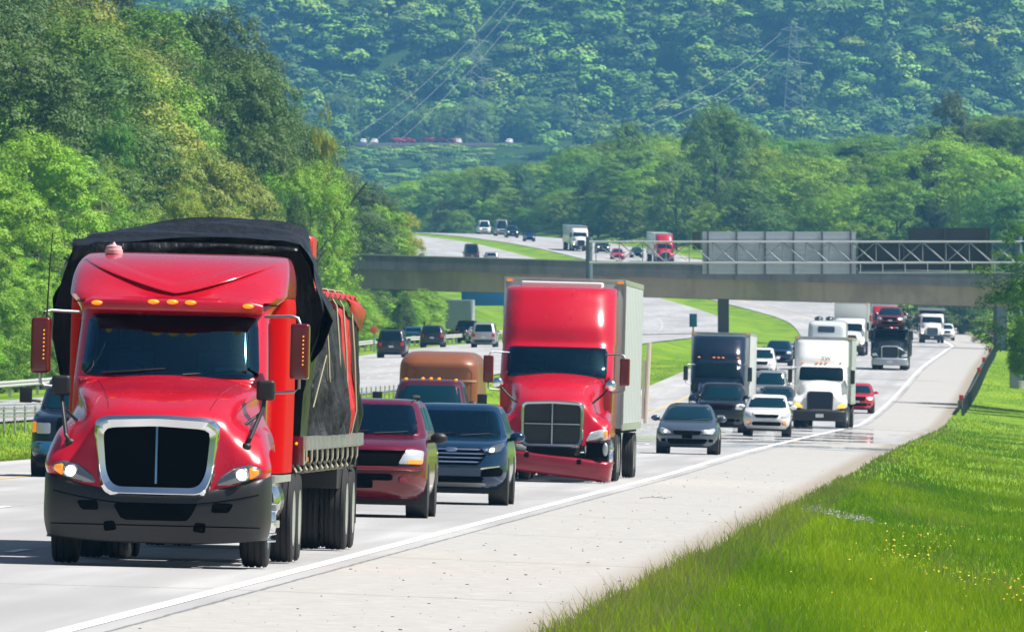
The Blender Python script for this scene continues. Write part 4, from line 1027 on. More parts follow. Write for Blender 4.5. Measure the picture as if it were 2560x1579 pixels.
# 4. the tree and shrubs at the right edge, near
X = at_px(2640, 770); g = gz(X, 770)
t = tree(X, 770, 12.0, 7.4, 'bush1', (.075,.20,.012), 'dark leafy tree at the right edge hiding the gantry end', None); t.children[0].scale.z = 10.6; t.children[0].location.z = 1.9
X = at_px(2606, 745); tree(X, 745, 7.8, 3.4, 'bush2', (.12,.27,.016), 'lighter green young tree before the dark tree at the right edge', None, base=.25)
X = at_px(2650, 756); tree(X, 756, 11.0, 5.5, 'bush2', (.07,.19,.012), 'leafy middle tree of the clump at the right edge', None, base=.2)
X = at_px(2592, 764); tree(X, 764, 6.4, 2.8, 'bush1', (.10,.23,.012), 'low leafy branch tree under the clump at the right edge', None, base=.3)
for px, D, h, w, c, lab in ((2330, 1420, 4.5, 4.5, (.07,.13,.03), 'pale green shrub under the right end of the bridge'), (2400, 1460, 6, 5, (.03,.07,.03), 'dark shrub behind the orange barrels'), (2470, 1400, 3.2, 3.6, (.08,.15,.02), 'light shrub beside the grey bridge pier'), (2270, 1480, 5.5, 5, (.025,.055,.03), 'dark shrub behind the far white truck')):
    X = at_px(px, D); tree(X, D, h, w, 'bush1' if h < 5 else 'bush2', c, lab, None, 'shrub', 'roadside_shrub')

# ------------------------------------------------------------------ far hill
def hillz(v): return ZF(v)
r = np.random.default_rng(5)
FARC = [(.12,.25,.03), (.15,.28,.03), (.095,.20,.035), (.11,.20,.04), (.19,.30,.03)]
pos = []
v = 4462.0
row = 0
while v < 4650:
    half = 1330*v/FPX; x = -half - 7*(row % 2)
    while x < half:
        pos.append((x+r.uniform(-3.5, 3.5), v+r.uniform(-4.5, 4.5), r.uniform(9, 19), r.uniform(10, 20))); x += r.uniform(8.5, 15)
    v += 12.0; row += 1
for vv in (3500, 3650, 3780, 3900, 3990, 4060, 4120, 4170, 4215, 4255, 4288):
    LOTV = vv > 4180
    x = -1330*vv/FPX
    while x < 1330*vv/FPX:
        if not (LOTV and at_px(860, vv) < x < at_px(1345, vv)): pos.append((x+r.uniform(-3, 3), vv+r.uniform(-12, 12), r.uniform(8, 14), r.uniform(9, 13)))
        x += r.uniform(7, 12)
for vv, hh in ((4165, 9), (4195, 8), (4222, 7), (4245, 5), (4262, 4), (4278, 3.2), (4292, 2.6), (4305, 2.4)):
    x = at_px(850, vv)
    while x < at_px(1360, vv): pos.append((x+r.uniform(-2, 2), vv+r.uniform(-5, 5), r.uniform(6, 11), hh*r.uniform(.8, 1.05)*(1.6 if hh < 5 and r.random() < .3 else 1))); x += r.uniform(4, 8)
near_ = [p for p in pos if 4455 < p[1] < 4482][:18]
rest = [p for p in pos if p not in near_]
for x, vv, w, h in near_:
    tree(x, vv, h, w, r.choice(['dome1','dome2','dome3','wide1','wide2','bush2']), jit(FARC[r.integers(len(FARC))], .25), 'hazy tree in the lowest row at the foot of the far hill', 'lowest row of trees on the far hill', z=float(hillz(vv))-.5)
Vs, Fs, Ts, Cs = [], [], [], []; off = 0
base = [crown_arrays(np.random.default_rng(40+k), kd, 15, 70, .044, .10, 1.5, True) for k, kd in enumerate(('dome', 'bush', 'wide', 'dome', 'tier'))]
for x, vv, w, h in rest:
    c, nn, s, t_ = base[r.integers(5)]; a = r.uniform(0, 6.28); ca, sa = np.cos(a), np.sin(a)
    M = np.array([[ca, -sa, 0], [sa, ca, 0], [0, 0, 1]]); cc = (c@M.T)*np.array([w, w, h])+np.array([x, vv, float(hillz(vv))-1.]); n2 = nn@M.T
    vq, fq, tq = leaf_quads(cc, n2, s*(w+h)*.5, t_, r); Vs.append(vq); Fs.append(fq+off); off += len(vq); Ts.append(tq); cl = jit(FARC[r.integers(len(FARC))], .5); Cs.append(np.tile(cl, (len(vq), 1)))
def far_leaf():
    m, nt, b = newmat("far_foliage"); a = N(nt, "ShaderNodeAttribute", attribute_name="tint"); cr = [N(nt, "ShaderNodeAttribute", attribute_name=k) for k in ("cr", "cg", "cb")]
    cc = N(nt, "ShaderNodeCombineColor"); [nt.links.new(cr[k].outputs["Fac"], cc.inputs[k]) for k in range(3)]
    hs = N(nt, "ShaderNodeHueSaturation"); nt.links.new(cc.outputs[0], hs.inputs["Color"]); nt.links.new(mathn(nt, 'MULTIPLY_ADD', a.outputs["Fac"], 1.0, .5), hs.inputs["Value"]); nt.links.new(hs.outputs[0], b.inputs["Base Color"]); b.inputs["Roughness"].default_value = .6; b.inputs["Specular IOR Level"].default_value = .2
    return m
Cs = np.concatenate(Cs)
o = npmesh('far_wood', np.concatenate(Vs), np.concatenate(Fs), far_leaf(), {"tint": np.concatenate(Ts), "cr": Cs[:, 0], "cg": Cs[:, 1], "cb": Cs[:, 2]})
tag(o, 'hazy blue green wood covering the whole far hill', 'wood', kind='stuff'); del Vs, Fs, Ts, Cs

# ------------------------------------------------------------------ pylons and cables
PYL = simple("pylon_steel", (.30,.31,.30), .6, .2); CAB = simple("cable_pale", (.6,.6,.58), .5, .3)
def pylon(label, px, D, ytop, ybot):
    X = at_px(px, D); z0 = CAMZ+(YH-ybot)*D/FPX; H = (ybot-ytop)*D/FPX; t = thing('lattice_pylon', label, 'pylon', (X, D, z0)); hw = lambda z: 3.2*(1-z/H)**.8*.9+.55
    m = MB(); nb = 14; zs = [H*(1-(1-k/nb)**1.15) for k in range(nb+1)]
    for sx in (-1, 1):
        for sy in (-1, 1): m.tube([(sx*hw(z), sy*hw(z), z) for z in zs], .08, 5)
    for k in range(nb):
        a, b = zs[k], zs[k+1]
        for sy in (-1, 1): m.tube([(-hw(a), sy*hw(a), a), (hw(b), sy*hw(b), b)], .035, 4); m.tube([(hw(a), sy*hw(a), a), (-hw(b), sy*hw(b), b)], .035, 4)
        for sx in (-1, 1): m.tube([(sx*hw(a), -hw(a), a), (sx*hw(b), hw(b), b)], .06, 4)
    m.build('tower', PYL, t, smooth=0)
    arms = []
    for z, w in ((H*.62, 6), (H*.78, 5), (H*.93, 4)):
        m = MB()
        for sx in (-1, 1): m.tube([(sx*.5, 0, z+.8), (sx*w, 0, z)], .1, 4); m.tube([(sx*.5, 0, z-.4), (sx*w, 0, z)], .1, 4)
        m.build('crossarm', PYL, t, smooth=0); arms += [Vector((X-w, D, z0+z-1.2)), Vector((X+w, D, z0+z-1.2))]
    return arms
a1 = pylon('tall lattice pylon at the foot of the far hill above the car park', 1191, 4440, 84, 388)
a2 = pylon('fainter lattice pylon on the far hill above the grey sign', 1984, 4480, 55, 330)
def cable(p, q, sag, label):
    m = MB(); m.tube([p.lerp(q, k/24)-Vector((0, 0, 4*sag*(k/24)*(1-k/24)))-p for k in range(25)], .035, 5)
    o = m.build('power_cable', CAB, None, loc=p); tag(o, label, 'cable', 'power cables on the pylons')
for k in (0, 2, 4):
    cable(a1[k], a1[k]+Vector((-36-3*k % 5, -150, -34)), 2.5, 'thin pale power cable running down left from the lattice pylon'); cable(a1[k], a1[k]+Vector((26, 130, 35)), 1.5, 'thin pale power cable climbing right from the lattice pylon')
    cable(a2[k], a2[k]+Vector((-44, -120, -27)), 3, 'thin pale power cable running down left from the fainter pylon')
# car park at the foot of the hill
LOT = simple("asphalt_lot", (.09,.085,.085), .9, dirt=.2)
m = MB(); m.sheet([[(x, v, float(ZF(v))+.35+.15*wob(x*.05, v*.02)*0+1.5) for x in np.linspace(at_px(880, 4380), at_px(1330, 4380), 12)] for v in np.linspace(4330, 4430, 8)]); o = m.build('parking_lot', LOT, None, solid=3.0); o["kind"] = 'structure'

# ------------------------------------------------------------------ grass blades
def grass_blades():
    r = np.random.default_rng(3); U_, V_, Hh, Ww = [], [], [], []
    def patchg(n, u0, u1, v0, v1, h0, h1, w, pw=1.0):
        U_.append(u0+(u1-u0)*r.random(n)**pw); V_.append(v0*(v1/v0)**r.random(n)); Hh.append(r.uniform(h0, h1, n)*(.6+.4*r.random(n))); Ww.append(np.full(n, w))
    patchg(85000, 3.85, 9.5, 92, 175, .07, .25, .0042); patchg(60000, 4.0, 12, 160, 330, .08, .24, .007); patchg(36000, 4.05, 18, 300, 720, .08, .22, .013)
    patchg(22000, -22.0, -14.7, 265, 620, .08, .22, .010); patchg(9000, 3.75, 4.7, 92, 330, .04, .16, .004); patchg(2500, 3.95, 4.6, 92, 240, .25, .42, .003)
    patchg(16000, 4.3, 20, 700, 1100, .06, .14, .012); patchg(12000, -22, -14.7, 600, 1000, .06, .14, .012)
    U_, V_, H_, W_ = map(np.concatenate, (U_, V_, Hh, Ww)); n = len(U_)
    clump = .5+.5*np.sin(U_*2.1+1.7*np.sin(V_*.21))*np.sin(V_*.37+U_*.6); H_ = H_*(.65+.6*clump)
    X = XE(V_)+U_; Z = ground(U_, V_)-.02; a = r.uniform(0, 2*np.pi, n)*1.0; dx, dy = np.cos(a), np.sin(a)*.6; lean = r.normal(0, .32, n); ll = r.normal(0, .18, n)
    P0 = np.stack([X, V_, Z], 1); side = np.stack([np.ones(n), np.zeros(n)+.25*np.sin(a), np.zeros(n)], 1)*(W_[:, None]); bend = np.stack([lean*H_, ll*H_, np.zeros(n)], 1); up = np.stack([np.zeros(n), np.zeros(n), H_], 1)
    v = np.stack([P0-side, P0+side, P0+up*.55+bend*.35+side*.8, P0+up*.55+bend*.35-side*.8, P0+up*.98+bend*1.0+side*.15, P0+up*.98+bend*1.0-side*.15], 1).reshape(-1, 3)
    i = np.arange(n)[:, None]*6; f = np.concatenate([i+np.array([[0,1,2,3]]), i+np.array([[3,2,4,5]])], 0)
    pt = .46+.36*np.sin(U_*.9+V_*.043+1)*np.cos(V_*.021+U_*.35)+.22*np.sin(V_*.11+U_*1.7)*np.sin(V_*.05-U_*.8); tint = np.clip(pt+r.normal(0, .16, n), 0, 1); dry = (r.random(n) < np.where(U_ < 4.7, .55, .04+.22*sst(.62, .95, .5+.5*np.sin(U_*1.3+V_*.06)*np.cos(V_*.033-U_*.8)))).astype(float)
    m, nt, b = newmat("grass_blade"); ta = N(nt, "ShaderNodeAttribute", attribute_name="tint"); da = N(nt, "ShaderNodeAttribute", attribute_name="dry")
    c = mixn(nt, ta.outputs["Fac"], (.12,.28,.008), (.46,.56,.014)); c = mixn(nt, mathn(nt, 'MULTIPLY', da.outputs["Fac"], .8), c, (.30,.26,.13)); nt.links.new(c, b.inputs["Base Color"]); b.inputs["Roughness"].default_value = .45; b.inputs["Specular IOR Level"].default_value = .35
    tr = N(nt, "ShaderNodeBsdfTranslucent"); nt.links.new(c, tr.inputs["Color"]); mx = N(nt, "ShaderNodeMixShader"); mx.inputs[0].default_value = .55
    nt.links.new(b.outputs[0], mx.inputs[1]); nt.links.new(tr.outputs[0], mx.inputs[2]); nt.links.new(mx.outputs[0], nt.nodes["Material Output"].inputs["Surface"])
    o = npmesh('grass', v, f, m, {"tint": np.repeat(tint, 6), "dry": np.repeat(dry, 6)}); tag(o, 'long bright green grass on the verge and the median', 'grass', kind='stuff')
    # small flowers
    n = 520; u = np.concatenate([r.normal(8.6, .7, 200), r.normal(6.6, .35, 120), r.normal(9.6, .8, 150), r.uniform(4.6, 12, 50)]); vv = np.concatenate([r.normal(160, 9, 200), r.normal(190, 12, 120), r.normal(118, 5, 150), r.uniform(100, 420, 50)])
    c0 = np.stack([XE(vv)+u, vv, ground(u, vv)+r.uniform(.12, .3, n)], 1); nn = np.tile(np.array([0., -.6, .8]), (n, 1))+r.normal(size=(n, 3))*.3; nn /= np.linalg.norm(nn, axis=1, keepdims=True)
    vq, fq, tq = leaf_quads(c0, nn, r.uniform(.008, .02, n), r.random(n), r); o = npmesh('yellow_flower_patch', vq, fq, simple("petal_yellow", (.75,.50,.02), .6)); tag(o, 'tiny yellow flowers scattered through the verge grass', 'flowers', kind='stuff')
    n = 260; u = r.normal(7.6, .35, n); vv = r.uniform(108, 124, n); c0 = np.stack([XE(vv)+u, vv, ground(u, vv)+r.uniform(.12, .3, n)], 1); nn = np.tile(np.array([0., -.6, .8]), (n, 1))
    vq, fq, tq = leaf_quads(c0, nn, r.uniform(.006, .014, n), r.random(n), r); o = npmesh('white_flower_patch', vq, fq, simple("petal_white", (.75,.70,.72), .6)); tag(o, 'small whitish flowers at the lower right corner', 'flowers', kind='stuff')
grass_blades()
# ------------------------------------------------------------------ haze: closed box round the whole place
mh = bpy.data.materials.new("haze"); mh.use_nodes = True; nt = mh.node_tree; nt.nodes.clear(); out = nt.nodes.new("ShaderNodeOutputMaterial"); pv = nt.nodes.new("ShaderNodeVolumePrincipled")
pv.inputs["Color"].default_value = (.18,.56,1,1); pv.inputs["Density"].default_value = .000082; pv.inputs["Anisotropy"].default_value = .0
nt.links.new(pv.outputs[0], out.inputs["Volume"])
m = MB(); m.b2((-900, -30, -3.5), (900, 5400, 330)); o = m.build('haze', mh, None, smooth=0); o["kind"] = 'stuff'; o["label"] = 'thin blue haze over the valley'
# ================================================================== traffic
RED = paint('red', (.50,.0025,.020), .07, .25, .1); REDS = paint('red_side', (.46,.0005,.003), 0, .5, 0, 0); REDS.node_tree.nodes['Principled BSDF'].inputs['Specular IOR Level'].default_value = .06
REDD = paint('dark_red', (.24,.004,.022), .10, .3, .25)
def rot2(rt, dz=0): return (rt[0], rt[1], rt[2]+dz)
# ---------------------------------------------------------- 1. the red truck in front
L1, R1 = near(-1.45, 150)
hood1 = [
 [(1.21,.5,0.955),(1.16,.24,0.935),(1.0,.12,0.905),(.84,.07,0.845),(.68,.05,0.785),(.4,.05,0.745),(0,.05,0.745)],
 [(1.235,.42,1.095),(1.19,.20,1.105),(1.06,.12,1.145),(.9,.12,1.185),(.72,.14,1.225),(.4,.15,1.265),(0,.15,1.265)],
 [(1.20,.50,1.245),(1.12,.42,1.345),(1.0,.42,1.425),(.86,.36,1.505),(.70,.26,1.585),(.4,.20,1.645),(0,.18,1.655)],
 [(1.20,.85,1.30),(1.13,.85,1.45),(1.02,.85,1.53),(.90,.9,1.64),(.80,.85,1.80),(.46,.8,1.87),(0,.8,1.87)],
 [(1.20,1.4,1.28),(1.14,1.4,1.46),(1.05,1.4,1.57),(.95,1.4,1.72),(.90,1.4,1.90),(.52,1.4,1.96),(0,1.4,1.98)],
 [(1.19,2.02,1.25),(1.16,2.02,1.42),(1.09,2.02,1.56),(1.01,2.02,1.76),(.97,2.02,1.96),(.62,2.02,2.05),(0,2.02,2.09)]]
st1 = dict(see=True, paint=RED, slices=[(.98,1.98,5.5,1.06,.08,.05,.02),(1.5,1.97,5.5,1.07,.1,.05,.03),(2.0,1.95,5.5,1.07,.22,.05,.10),(2.08,1.98,5.5,1.07,.25,.05,.14),(2.7,2.45,5.5,1.04,.28,.05,.14),
   (2.86,2.58,5.5,1.10,.36,.05,.14),(2.98,2.78,5.5,1.20,.36,.05,.17),(3.12,2.98,5.5,1.20,.42,.05,.22),(3.26,3.28,5.5,1.185,.45,.08,.30),(3.37,3.72,5.5,1.15,.5,.1,.38),(3.425,4.25,5.5,1.10,.5,.15,.36),(3.445,4.9,5.4,.95,.4,.2,.2)],
   ws=[(-.99,2.06),(.99,2.06),(.93,2.74),(-.93,2.74)], wsd=.04, hood=hood1,
   gr_o=[(-.555,0.760),(.555,0.760),(.64,0.980),(.69,1.560),(.60,1.625),(0,1.650),(-.60,1.625),(-.69,1.560),(-.64,0.980)], gr_i=[(-.46,0.860),(.46,0.860),(.545,1.010),(.585,1.460),(.52,1.500),(0,1.525),(-.52,1.500),(-.585,1.460),(-.545,1.010)], gy=-.06,
   gmesh=DEEP, bars=[((-.012,.02,.9),(.012,.1,1.56))], gbar=simple("blue_bar", (.12,.25,.42), .3, .7),
   bumper=BUMP1, bumperpaint=simple("bumper_plastic", (.014,.0145,.016), .42, dirt=.10, bump=.12, bscale=40),
   bfeat=[('air_intake', [(-.36,.50),(.36,.50),(.47,.69),(-.47,.69)], DEEP, .006), ('fog_lamp', [(.61,.60),(.80,.60),(.86,.70),(.63,.71)], DEEP, .006), ('fog_lamp', [(-.80,.60),(-.61,.60),(-.63,.71),(-.86,.70)], DEEP, .006), ('tow_opening', [(.41,.39),(.55,.37),(.56,.48),(.44,.49)], DEEP, .006), ('tow_opening', [(-.55,.37),(-.41,.39),(-.44,.49),(-.56,.48)], DEEP, .006)],
   hl=[(.647,0.895),(.706,0.995),(.84,1.088),(1.01,1.131),(1.144,1.088),(1.127,1.012),(1.01,0.936),(.807,0.903)], bulb=(.93,1.02,.06), turn=[(1.01,1.100),(1.125,1.075),(1.105,1.010),(1.02,0.960)],
   mirror=(1.43,2.07,2.68,.21,paint('mirror_red', (.13,.002,.008), .02, .25)), mdots=True, markers=[(-.84,2.86),(-.21,2.885),(0,2.887),(.20,2.885),(.83,2.86)], mky=lambda x, z: 2.24+.16*(x/.97)**2)
t1, body1, g1 = tractor('semi_truck', 'red bonneted semi truck in front with chrome framed black grille and lit headlights', L1, R1, st1)
# swept roof fairing: a recessed band above the visor, a V shaped lip, a second softer V, then the roof
S_ = list(np.linspace(-1, 1, 61)); cols = []
for s in S_:
    ax = abs(s)*1.19; zc = 2.975+.37*(ax/1.12)**1.28; zi = 3.09+.29*(ax/.9)**1.25; zt_ = 3.405; zi = min(max(zi, zc+.05), zt_-.02); zc = min(zc, zt_-.06); col = []
    rows = [(2.90+(zc-2.90)*k/8, .12-.10*float(sst(0, .7, k/8))) for k in range(9)]+[(zc+.008, .075), (zc+.02, .09)]+[(zc+.02+(zi-zc-.03)*k/4, .09-.004*k) for k in range(1, 5)]+[(zi, .045)]+[(zi+(zt_-zi)*k/8, .045-.03*k/8) for k in range(1, 9)]
    for z, d in rows:
        hw_ = body1.at(z)[2]; x = s*hw_*.999; dd = d*float(sst(1.0, .93, abs(s)))-.012*(abs(s) > .99); col.append((x, body1.fy(x, z)-dd, z))
    cols.append(col)
m = MB(); m.sheet(cols); m.build('roof_fairing', RED, t1, smooth=32)
m = MB(); rings = []
for x in np.linspace(-.985, .985, 25):
    b = .16*(x/.97)**2; e = .0 if abs(x) < .9 else (abs(x)-.9)*.5
    rings.append([(x, 2.26+b, 2.90-e*.6), (x, 2.24+b, 2.86-e*.3), (x, 2.25+b, 2.79+e*.3), (x, 2.3+b, 2.765+e*.3), (x, 2.75+b, 2.80), (x, 2.85+b, 2.93-e), (x, 2.5+b, 2.94-e)])
m.loft(rings); m.build('sun_visor', RED, t1, smooth=50)
m = MB(); Body([(1.02,3.3,5.5,1.20,.34,.05,.02),(2.0,3.3,5.5,1.21,.34,.05,.02),(2.84,3.25,5.5,1.205,.34,.05,.02),(2.98,3.2,5.5,1.19,.3,.05,.02)], 4).mesh(m); m.build('sleeper', REDS, t1, smooth=40)
m = MB(); m.lathe([(3.42, .10), (3.465, .10), (3.47, .09), (3.505, .085), (3.515, .03), (3.55, .008)], (-.80, 4.4, 0), 'z', 16); m.build('roof_beacon', simple("beacon_pink", (.62,.38,.40), .5), t1, smooth=40)
m = MB(); m.tube([(-1.37, 2.05, 2.68), (-1.355, 2.08, 3.2), (-1.335, 2.14, 3.62)], .011, 6, .006); m.build('antenna', BLACK, t1)
gf = grid_fy(g1)
for sg in (-1, 1):
    m = MB(); m.b2((sg*1.02, .93, 1.83), (sg*1.22, 1.12, 2.05)); mo = m.build('hood_mirror', BLACK, t1, bevel=.045, seg=3, smooth=60)
    m = MB(); yb = gf(sg*.965, 1.33); m.tube([(sg*1.12, .98, 1.95), (sg*1.10, .96, 1.75), (sg*1.0, yb-.02, 1.4), (sg*.965, yb-.01, 1.33)], .024, 8); m.ball((sg*.965, yb-.005, 1.325), (.055, .04, .045), 12, 8)
    m.tube([(sg*1.09, .95, 1.70), (sg*.93, .72, 1.57), (sg*.80, .45, 1.52)], .018, 8); m.ball((sg*.79, .42, 1.515), (.05, .035, .028), 10, 6); m.build('mirror_arm', BLACK, mo, smooth=60)
    m = MB(); m.b2((sg*1.05, 2.05, .92), (sg*1.19, 5.5, 1.0)); m.b2((sg*1.13, 2.6, .42), (sg*1.19, 3.3, .5)); m.b2((sg*1.13, 2.6, .62), (sg*1.19, 3.3, .68)); m.build('side_step', ALU, t1, bevel=.01)
# things seen through the windscreen
m = MB(); m.box((.66, 2.22, 2.145), (.34, .2, .006), Matrix.Rotation(.35, 3, 'X')); m.build('paper', simple('paper_green', (.45,.6,.45), .8), t1)
# bumper groove and lamp bowls
m = MB(); bq = Grid(BUMP1); fb = grid_fy(bq); m.tube([(x, fb(x, .445)-.001, .445) for x in np.linspace(-1.14, 1.14, 40)], .007, 5); m.tube([(x, fb(x, .80-.13*(1-(abs(x)/1.1)**2))-.001, .80-.13*(1-(abs(x)/1.1)**2)) for x in np.linspace(-1.12, 1.12, 40)], .006, 5); m.build('bumper_groove', DEEP, t1)
for sg in (-1, 1):
    x, z = sg*.93, 1.02; m = MB(); m.ball((x, gf(x, z)-.02, z), (.085, .03, .08), 20, 10); m.build('lamp_bowl', CHROME, t1, smooth=80)
# panel seams
m = MB()
for sg in (-1, 1):
    for b_ in (3.55, 4.6):
        pts = [g1.ev(a, b_ if sg < 0 else 12-b_)+g1.nrm(a, b_ if sg < 0 else 12-b_)*.002 for a in np.linspace(2.3, 4.9, 18)]; m.tube(pts, .0045, 5)
m.build('panel_seam', REDD, t1)
m = MB(); m.tube([(x, body1.fy(x, 2.875)-.004, 2.875) for x in np.linspace(-1.15, 1.15, 30)], .006, 5); m.build('panel_seam', DEEP, t1)
# trailer and load
tr1 = thing('flatbed_trailer', 'flatbed trailer under the tarped load behind the front red truck', 'trailer', L1, R1)
m = MB(); m.b2((-1.24, 6.4, 1.30), (1.24, 21, 1.40)); m.build('deck', simple("deck_wood", (.10,.08,.06), .8), tr1)
for sg in (-1, 1):
    m = MB(); m.b2((sg*1.24, 6.4, 1.29), (sg*1.275, 21, 1.42)); m.b2((sg*1.225, 6.42, 1.26), (sg*1.262, 20.98, 1.285))
    for k in range(46): m.b2((sg*1.276, 6.6+k*.31, 1.27), (sg*1.305, 6.68+k*.31, 1.42))
    m.build('side_rail', ALU, tr1)
    for k in range(11):
        y = 7.2+k*1.25; m = MB(); m.tube([(sg*1.27, y, 1.3), (sg*1.27, y+.02, 1.15), (sg*1.24, y+.1, 1.02), (sg*1.16, y+.16, 1.0), (sg*1.1, y+.15, 1.1)], .017, 6); m.build('hanging_strap', simple("strap_pale", (.40,.38,.30), .8), tr1)
    m = MB(); m.b2((sg*1.14, 6.35, 1.10), (sg*1.28, 6.75, 1.42)); m.build('corner_box', REDD, tr1, bevel=.01)
    m = MB(); m.ball((sg*1.2, 6.34, 1.34), .018, 8, 6); m.build('marker_light', AMBERDOT, tr1)
    m = MB(); m.b2((sg*.95, 9.5, .25), (sg*1.05, 9.65, 1.3)); m.b2((sg*.9, 9.4, .15), (sg*1.1, 9.75, .2)); m.build('landing_leg', CHASSIS, tr1)
    m = MB(); m.b2((sg*1.0, 7.9, .72), (sg*1.10, 8.0, .9)); m.build('side_marker', AMBER, tr1)
m = MB()
for sg in (-1, 1): m.b2((sg*.4, 6.6, .95), (sg*.55, 20.8, 1.3))
for k in range(16): m.b2((-1.2, 6.8+k*.92, 1.17), (1.2, 6.92+k*.92, 1.29))
m.b2((-1.15, 17.2, .75), (1.15, 20.4, 1.0)); m.build('underframe', CHASSIS, tr1)
for y in (18.3, 20.0): duals(tr1, y, 1.24)
for sg in (-1, 1): m = MB(); m.b2((sg*.62, 20.9, .3), (sg*1.22, 20.93, 1.2)); m.build('mud_flap', BLACK, tr1)
def tarp_mat(name, col, rough, bs=1.0):
    m, nt, b = newmat(name); tc = N(nt, "ShaderNodeTexCoord"); mp = N(nt, "ShaderNodeMapping"); mp.inputs["Scale"].default_value = (2.2, 2.2, .7); nt.links.new(tc.outputs["Object"], mp.inputs[0])
    n = noisen(nt, mp.outputs[0], 2.2, 4, .55); n2 = noisen(nt, tc.outputs["Object"], 9, 3); bp = N(nt, "ShaderNodeBump"); bp.inputs["Strength"].default_value = .55*bs; bp.inputs["Distance"].default_value = .08
    nt.links.new(mathn(nt, 'ADD', n, mathn(nt, 'MULTIPLY', n2, .25)), bp.inputs["Height"]); nt.links.new(bp.outputs[0], b.inputs["Normal"])
    nt.links.new(mixn(nt, rampn(nt, n2, .35, .7), col, tuple(min(1, c*1.5+.004) for c in col)), b.inputs["Base Color"]); b.inputs["Roughness"].default_value = rough; b.inputs["Specular IOR Level"].default_value = .42
    return m
TARPK = tarp_mat("black_tarp", (.004,.0045,.0055), .40); TARPG = tarp_mat("grey_tarp", (.028,.030,.034), .5, 1.3); TARPG.node_tree.nodes["Principled BSDF"].inputs["Specular IOR Level"].default_value = .25; TARPR = tarp_mat("red_tarp", (.38,.02,.02), .45)
ld = thing('tarped_load', 'tall load wrapped in billowing black tarp standing on the flatbed front', 'load', L1, R1)
sec = [(-1.20,1.42),(-1.28,1.6),(-1.52,2.0),(-1.62,2.45),(-1.60,2.9),(-1.50,3.25),(-1.40,3.48),(-1.2,3.55),(-.6,3.58),(0,3.60),(.5,3.62),(.95,3.62),(1.14,3.58),(1.28,3.35),(1.36,3.05),(1.45,2.85),(1.40,2.6),(1.30,2.3),(1.24,1.9),(1.22,1.42)]
def arch(y): return .25*float(sst(6.7, 8.4, y))
def fold(x, y, z): return .035*math.sin(5*z+2.2*y+x)+.03*math.sin(9*y+3*z)+.02*math.sin(13*z-4*y+2*x)
so_ = [Vector(p) for p in sec]; op = []
for i in range(len(so_)-1):
    for k in range(4): op.append(so_[i].lerp(so_[i+1], k/4))
op.append(so_[-1])
ys = np.linspace(6.75, 9.4, 20); rings = []
for y in ys:
    ring = []
    for p in op:
        s = float(sst(1.4, 1.8, p.y)); dz = arch(y)*float(sst(3.2, 3.62, p.y))*(1-(p.x/1.5)**2*.75) if p.y > 3.2 else 0; k = fold(p.x, y, p.y)*s
        ring.append((p.x*(1+k*.5-.06*float(sst(8.2, 9.4, y))), y, p.y+dz+k*(.35+.7*float(sst(3.4, 3.6, p.y))*float(sst(6.8, 7.4, y)))))
    rings.append(ring)
m = MB(); m.sheet(rings)
# the front sheet sags inwards under the hem
fr = []
for k in range(18):
    a = k/17; row = []
    for j in range(25):
        t = j/24; z = 1.42+(3.6-1.42)*a; xl = np.interp(z, [q[1] for q in sec[:9]], [q[0] for q in sec[:9]]); xr = np.interp(z, [q[1] for q in sec[:11:-1]], [q[0] for q in sec[:11:-1]])
        x = xl+(xr-xl)*t; ed = min(t, 1-t)*8; row.append((x, 6.75+(.14*min(1, ed)+.05*math.sin(9*x+4*z)*min(1, ed))*min(1, (1-a)*5+.15), z+(.06*(1-(2*t-1)**2) if k == 17 else 0)))
    fr.append(row)
m.sheet(fr); m.build('tarp', TARPK, ld, smooth=70)
hm = []                                                            # hem flap over the front edge
for j in range(40):
    t = j/39; x = -1.42+2.56*t; zt_ = 3.55+.04*(1-(2*t-1)**2)+.03*t; d = .20-.12*float(sst(.35, .52, t))+.02*math.sin(17*t); hm.append([(x, 6.95, zt_+.05), (x, 6.72, zt_-.03), (x, 6.68+.02*math.sin(30*t), zt_-d)])
m = MB(); m.sheet(hm); m.build('hem_flap', TARPK, ld, smooth=60, solid=.012)
m = MB(); m.sheet([[(1.20, 6.9, 3.55), (1.22, 8.0, 3.5)], [(1.36, 6.85, 3.1), (1.30, 8.2, 3.1)], [(1.545, 6.9, 2.74), (1.34, 8.3, 2.8)], [(1.43, 7.0, 2.42), (1.30, 8.2, 2.6)], [(1.25, 7.2, 2.2), (1.27, 8.0, 2.4)]]); m.build('loose_corner', TARPK, ld, smooth=60, solid=.012)
m = MB(); m.b2((-1.1, 9.0, 2.9), (1.2, 9.9, 3.72)); m.build('red_cover', TARPR, ld, bevel=.08, seg=3)
ld2 = thing('tarped_load', 'lower load behind under crumpled grey, red and black tarps tied with straps', 'load', L1, R1)
